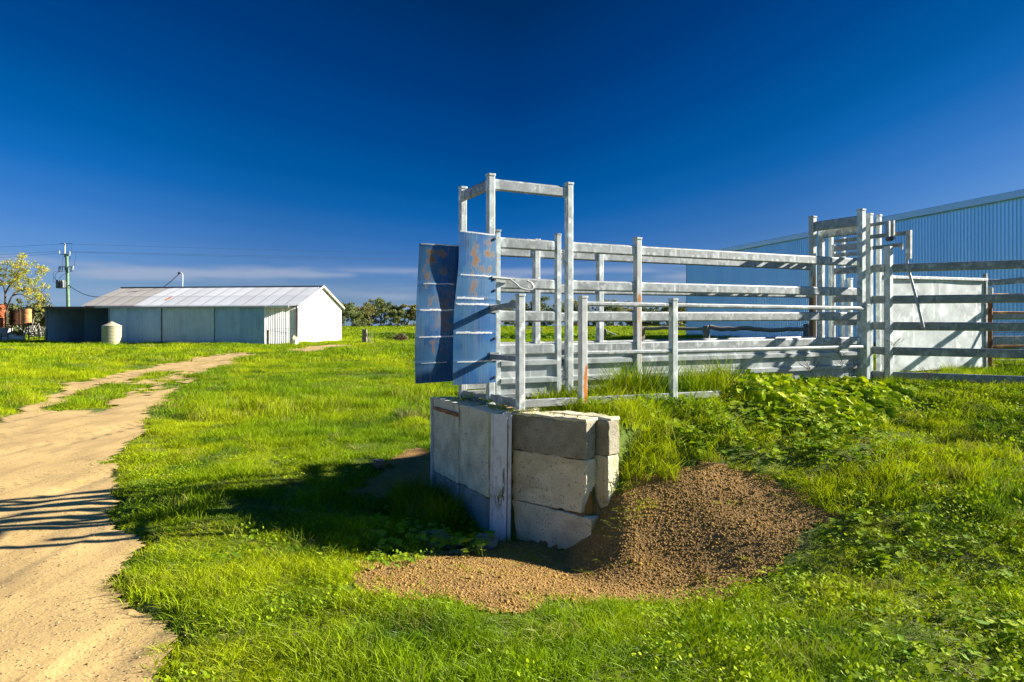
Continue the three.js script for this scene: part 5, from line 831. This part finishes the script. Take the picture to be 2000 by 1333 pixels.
{
  // leafy mallow bank in front of the yard end of the race: the nearest leaves one by one, the rest as one mass
  const rnd = rng(91), spots = [], hump = (px, py, d) => { const x = (px - 1000) / F * d; return [x, d]; };
  const area = [[1395, 8.6], [1470, 8.9], [1600, 9.0], [1690, 9.1], [1790, 9.0], [1780, 8.2], [1700, 7.2], [1600, 7.0], [1500, 7.3], [1420, 7.9]].map(([px, d]) => hump(px, 0, d));
  let tries = 0; while (spots.length < 2300 && tries++ < 40000) { const x = 2.4 + 3.3 * rnd(), d = 6.9 + 2.3 * rnd(); if (!inPoly(x, d, area)) continue; const e = Math.min(1, toEdge(x, d, area)[0] / 0.35), H = (0.06 + 0.16 * e * sm(6.9, 8.1, d)) * (0.7 + 0.6 * fbm(x * 2.5, d * 2.5, 3, 0, 741)) * (0.75 + 0.55 * sm(4.2, 2.6, x)); spots.push({ x, y: land(x, d) + H * (0.35 + 0.65 * Math.sqrt(rnd())), z: -d, turn: rnd() * 6.283, rx: 0.35 + (rnd() - 0.5) * 1.4, rz: -0.45 + (rnd() - 0.5) * 1.1, s: 0.5 + 0.75 * rnd(), c: tint(blend([0.28, 0.45, 0.006], [0.52, 0.58, 0.01], rnd()), 0.8 + 0.4 * rnd()) }); }
  const t = thing('leafy_weeds', 'thick bank of broad round-leaved weeds in front of the race at its yard end', 'weeds', ground(3.6, 8.4)), geos = [0, 1, 2, 3].map((k) => leafGeo(60 + k));
  const mats = [0, 1, 2].map((k) => new THREE.MeshPhysicalMaterial({ color: rgb(...[[0.32, 0.48, 0.006], [0.45, 0.56, 0.008], [0.54, 0.6, 0.01]][k]), roughness: 0.8, transmission: 0.42, thickness: 0, ior: 1.35, specularIntensity: 0.4, side: THREE.DoubleSide }));
  spots.sort((a, b) => (b.s - a.s)); spots.slice(0, 290).forEach((s, i) => { const m = mesh('leaf', geos[i % 4], mats[i % 3], t, V(s.x, s.y + 0.02, s.z)); m.rotation.set(s.rx, s.turn, s.rz); m.scale.setScalar(s.s * 1.05); });
  const rest = new THREE.Group(); rest.name = 'leaf_mass'; rest.position.copy(t.position).negate(); t.add(rest); rest.userData.kind = 'stuff'; sow('leaves', geos, spots.slice(290), weedMat, rest);
  // scattered broadleaf weeds through the right-hand grass and the shaded clump by the abutment
  const wl = []; const rosette = (x, d, n, r, hgt, k) => { for (let i = 0; i < n; i++) { const a = rnd() * 6.283, q = r * Math.sqrt(rnd()); wl.push({ x: x + Math.cos(a) * q, y: land(x + Math.cos(a) * q, d + Math.sin(a) * q) + hgt * (0.4 + 0.7 * rnd()), z: -d - Math.sin(a) * q, turn: rnd() * 6.283, rx: (rnd() - 0.5) * 1.1, rz: (rnd() - 0.5) * 1.1, s: (0.5 + 0.6 * rnd()) * k, c: tint(blend([0.15, 0.31, 0.010], [0.42, 0.52, 0.012], rnd()), 0.8 + 0.4 * rnd()) }); } };
  for (let i = 0; i < 170; i++) { const x = 1.3 + 5.5 * rnd(), d = 3.3 + 5 * rnd(); if (!bare(x, d) && vnoise(x * 0.9, d * 0.9, 0, 751) > 0.4) rosette(x, d, 7 + 9 * rnd(), 0.13, 0.07, 0.5 + 0.5 * rnd()); }
  for (let i = 0; i < 60; i++) { const x = 1.2 + 2.4 * rnd(), d = 6.6 + 1.0 * rnd(); if (!bare(x, d)) rosette(x, d, 10, 0.12, 0.11, 0.9); }
  for (let i = 0; i < 40; i++) { const x = -1.4 + 1.2 * rnd(), d = 5.9 + 1.6 * rnd(); rosette(x, d, 8, 0.12, 0.12, 1.0); }
  for (let i = 0; i < 30; i++) { const x = -2.4 + 1.6 * rnd(), d = 5.3 + 1.0 * rnd(); rosette(x, d, 8, 0.12, 0.06, 0.6); }
  const m = new THREE.Group(); m.name = 'broadleaf_weeds'; scene.add(m); tag(m, 'small broad-leaved weeds growing among the near grass', 'weeds'); m.userData.kind = 'stuff'; sow('leaves', [0, 1, 2].map((k) => leafGeo(70 + k, 0.05, 0.08)), wl, weedMat, m);
  // big dark dock leaves beside the abutment corner
  const dk = thing('dock_plant', 'dark broad-leaved dock growing in shade at the foot of the abutment', 'plant', ground(-0.62, 6.2));
  for (let i = 0; i < 22; i++) { const a = rnd() * 6.283, L = 0.16 + 0.16 * rnd(), w = 0.045 + 0.03 * rnd(), up = 0.15 + 0.5 * rnd(), b = V((rnd() - 0.5) * 0.4, 0.03, (rnd() - 0.5) * 0.4); const g = bentSheet(4, 8, (s, q) => V((s - 0.5) * 2 * w * Math.sin(Math.PI * Math.min(0.97, q * 0.9 + 0.06)), up * L * (q * 1.5 - q * q * 1.2) + 0.012 * Math.abs(s - 0.5) + 0.006 * Math.sin(q * 14), q * L), 0.001); const m2 = mesh('leaf', g, mats[0].dock ??= new THREE.MeshPhysicalMaterial({ color: rgb(0.06, 0.14, 0.02), roughness: 0.55, transmission: 0.25, thickness: 0, side: THREE.DoubleSide }), dk, ground(-0.62, 6.2).add(b)); m2.rotation.y = a; }
  // weed belt along the far fence line, and the reddish bush
  const belt = []; for (let i = 0; i < 5200; i++) { const d = 66 + 12 * rnd(), x = -14 + 42 * rnd() + (rnd() - 0.5) * 4; if (vnoise(x * 0.3, d * 0.4, 0, 761) > 0.34) belt.push({ x, y: land(x, d) + 0.05 + 0.35 * rnd() * (0.5 + vnoise(x * 0.5, d, 0, 763)), z: -d, turn: rnd() * 6.283, rx: (rnd() - 0.5) * 1.4, rz: (rnd() - 0.5) * 1.4, s: 3.2 + 3 * rnd(), c: tint([0.14, 0.25, 0.008], 0.7 + 0.8 * rnd()) }); }
  const bm = new THREE.Group(); bm.name = 'weed_belt'; scene.add(bm); tag(bm, 'dark green belt of tall weeds along the far fence line', 'weeds'); bm.userData.kind = 'stuff'; sow('leaves', [leafGeo(80, 0.05, 0.05), leafGeo(81, 0.05, 0.05)], belt, weedMat, bm);
  const rbp = P(782, 655, 62), rb = thing('red_bush', 'low reddish-brown bush behind the paddock wire fence', 'bush', ground(rbp.x, 62)); mesh('foliage', leafCloud([[0, 0.35, 0, 0.45], [-0.4, 0.28, 0, 0.35], [0.4, 0.3, 0.1, 0.35], [0.1, 0.5, 0, 0.3]], 700, 0.12, 5), leafMat(0.2, 0.12, 0.07), rb);
  const tw = []; for (let k = 0; k < 12; k++) tw.push(tube([V(0, 0, 0), V((rnd() - 0.5) * 0.8, 0.4, (rnd() - 0.5) * 0.4), V((rnd() - 0.5) * 1.3, 0.75, (rnd() - 0.5) * 0.6)], 0.012, 4, 0.4)); mesh('twigs', mergeGeometries(tw), barkDark, rb);
  for (const [px, d, label] of [[756, 46, 'small dry grass tussock at the foot of the left rust-brown picket'], [788, 43.2, 'small dry grass tussock at the foot of the picket by the bush'], [160, 27, 'pale dry tussock in the grass left of the track'], [800, 13.5, 'grey dry tussock just left of the farther blue flap']]) { const p = P(px, 640, d), m3 = mesh('dry_tussock', tuftGeo(70 + px, 120, 0.22, 0.12, 0.38, 0.008, 0.9), leafMat(0.28, 0.24, 0.12, 0.3), scene, ground(p.x, d)); tag(m3, label, 'grass tussock'); }
}
// dead seed stalks standing at the yard end of the race
{
  const rnd = rng(17), brown = std({ color: rgb(0.10, 0.07, 0.05), roughness: 0.9 });
  [[1598, 8.9, 0.42, -0.3, 'dead weed stalk leaning left in front of the race sheeting'], [1655, 8.95, 0.62, -0.25, 'tallest dead weed stalk in front of the slide gate'], [1668, 9.0, 0.4, 0.0, 'twiggy brown dead weed beside the last walkway post'], [1722, 9.3, 0.62, 0.3, 'dead weed with fanned seed heads beside the yard fence post'], [1805, 9.1, 0.2, 0.12, 'small dead weed before the lowest yard fence rail']].forEach(([px, d, h, ln, label], i) => {
    const p = P(px, 700, d), b = ground(p.x, d), t = thing('dead_weed', label, 'dead weed', b), g = [], q = [];
    g.push(tube([V(0, 0, 0), V(ln * 0.2, h * 0.5, 0), V(ln * 0.6, h, 0)], 0.0035, 5, 0.5));
    for (let k = 0; k < 26; k++) { const f = 0.45 + 0.55 * rnd(), s = V(ln * 0.6 * f, h * f, 0), a = rnd() * 6.283, L = 0.04 + 0.11 * rnd(), e = s.clone().add(V(Math.cos(a) * L, L * (0.4 + 0.5 * rnd()), Math.sin(a) * L)); g.push(tube([s, s.clone().lerp(e, 0.5).add(V(0, 0.01, 0)), e], 0.0018, 4, 0.6, 2)); q.push(tube([e, e.clone().add(V(Math.cos(a) * 0.018, 0.02, Math.sin(a) * 0.018)), e.clone().add(V(Math.cos(a) * 0.035, 0.028, Math.sin(a) * 0.035))], 0.0032, 4, 0.5, 2)); }
    mesh('stem', mergeGeometries(g), brown, t); mesh('seed_pods', mergeGeometries(q), brown, t);
  });
}
// clods and gravel on the bare soil, scraps on the track
{
  const rnd = rng(23), clods = [], chips = [], geos = [0, 1, 2].map((k) => { const g = new THREE.IcosahedronGeometry(1, 1), p = g.attributes.position; for (let i = 0; i < p.count; i++) { const v = V().fromBufferAttribute(p, i).multiplyScalar(0.75 + 0.5 * vnoise(p.getX(i) * 2 + k * 5, p.getY(i) * 2 + p.getZ(i), 0, k)); p.setXYZ(i, v.x, v.y * 0.75, v.z); } g.computeVertexNormals(); return g; });
  for (let i = 0; i < 130000; i++) { const x = -1.8 + 5.2 * rnd(), d = 4.2 + 4.0 * rnd(); if (bare(x, d) !== 1) continue; const s = 0.0025 + 0.0075 * Math.pow(rnd(), 3) + (rnd() < 0.004 ? 0.01 : 0); clods.push({ x, y: land(x, d) + 0.008 + s * 0.35, z: -d, turn: rnd() * 6.283, rx: rnd() * 3, s, c: tint(blend([0.29, 0.165, 0.036], [0.52, 0.33, 0.085], rnd()), 0.7 + 0.5 * rnd()) }); }
  for (let i = 0; i < 9000; i++) { const d = 2.6 + 14 * rnd() * rnd(), x = -0.3 - (0.75 * d + 1) * rnd(); if (!onRoad(x, d)) continue; const s = 0.002 + 0.005 * Math.pow(rnd(), 3); chips.push({ x, y: land(x, d) + 0.014 + s * 0.3, z: -d, turn: rnd() * 6.283, rx: rnd(), s, c: rnd() < 0.45 ? [0.13, 0.085, 0.045] : tint([0.5, 0.36, 0.2], 0.7 + 0.5 * rnd()) }); }
  const m = new THREE.Group(); m.name = 'loose_clods'; scene.add(m); tag(m, 'loose reddish clods and gravel over the bare soil patch', 'soil clods'); m.userData.kind = 'stuff'; sow('clod', geos, clods, std({ color: rgb(1, 1, 1), roughness: 1 }), m);
  const r = new THREE.Group(); r.name = 'track_grit'; scene.add(r); tag(r, 'scattered grit and dry scraps on the dirt track', 'grit'); r.userData.kind = 'stuff'; sow('grit', geos, chips, std({ color: rgb(1, 1, 1), roughness: 1 }), r);
}

renderer.render(scene, camera);
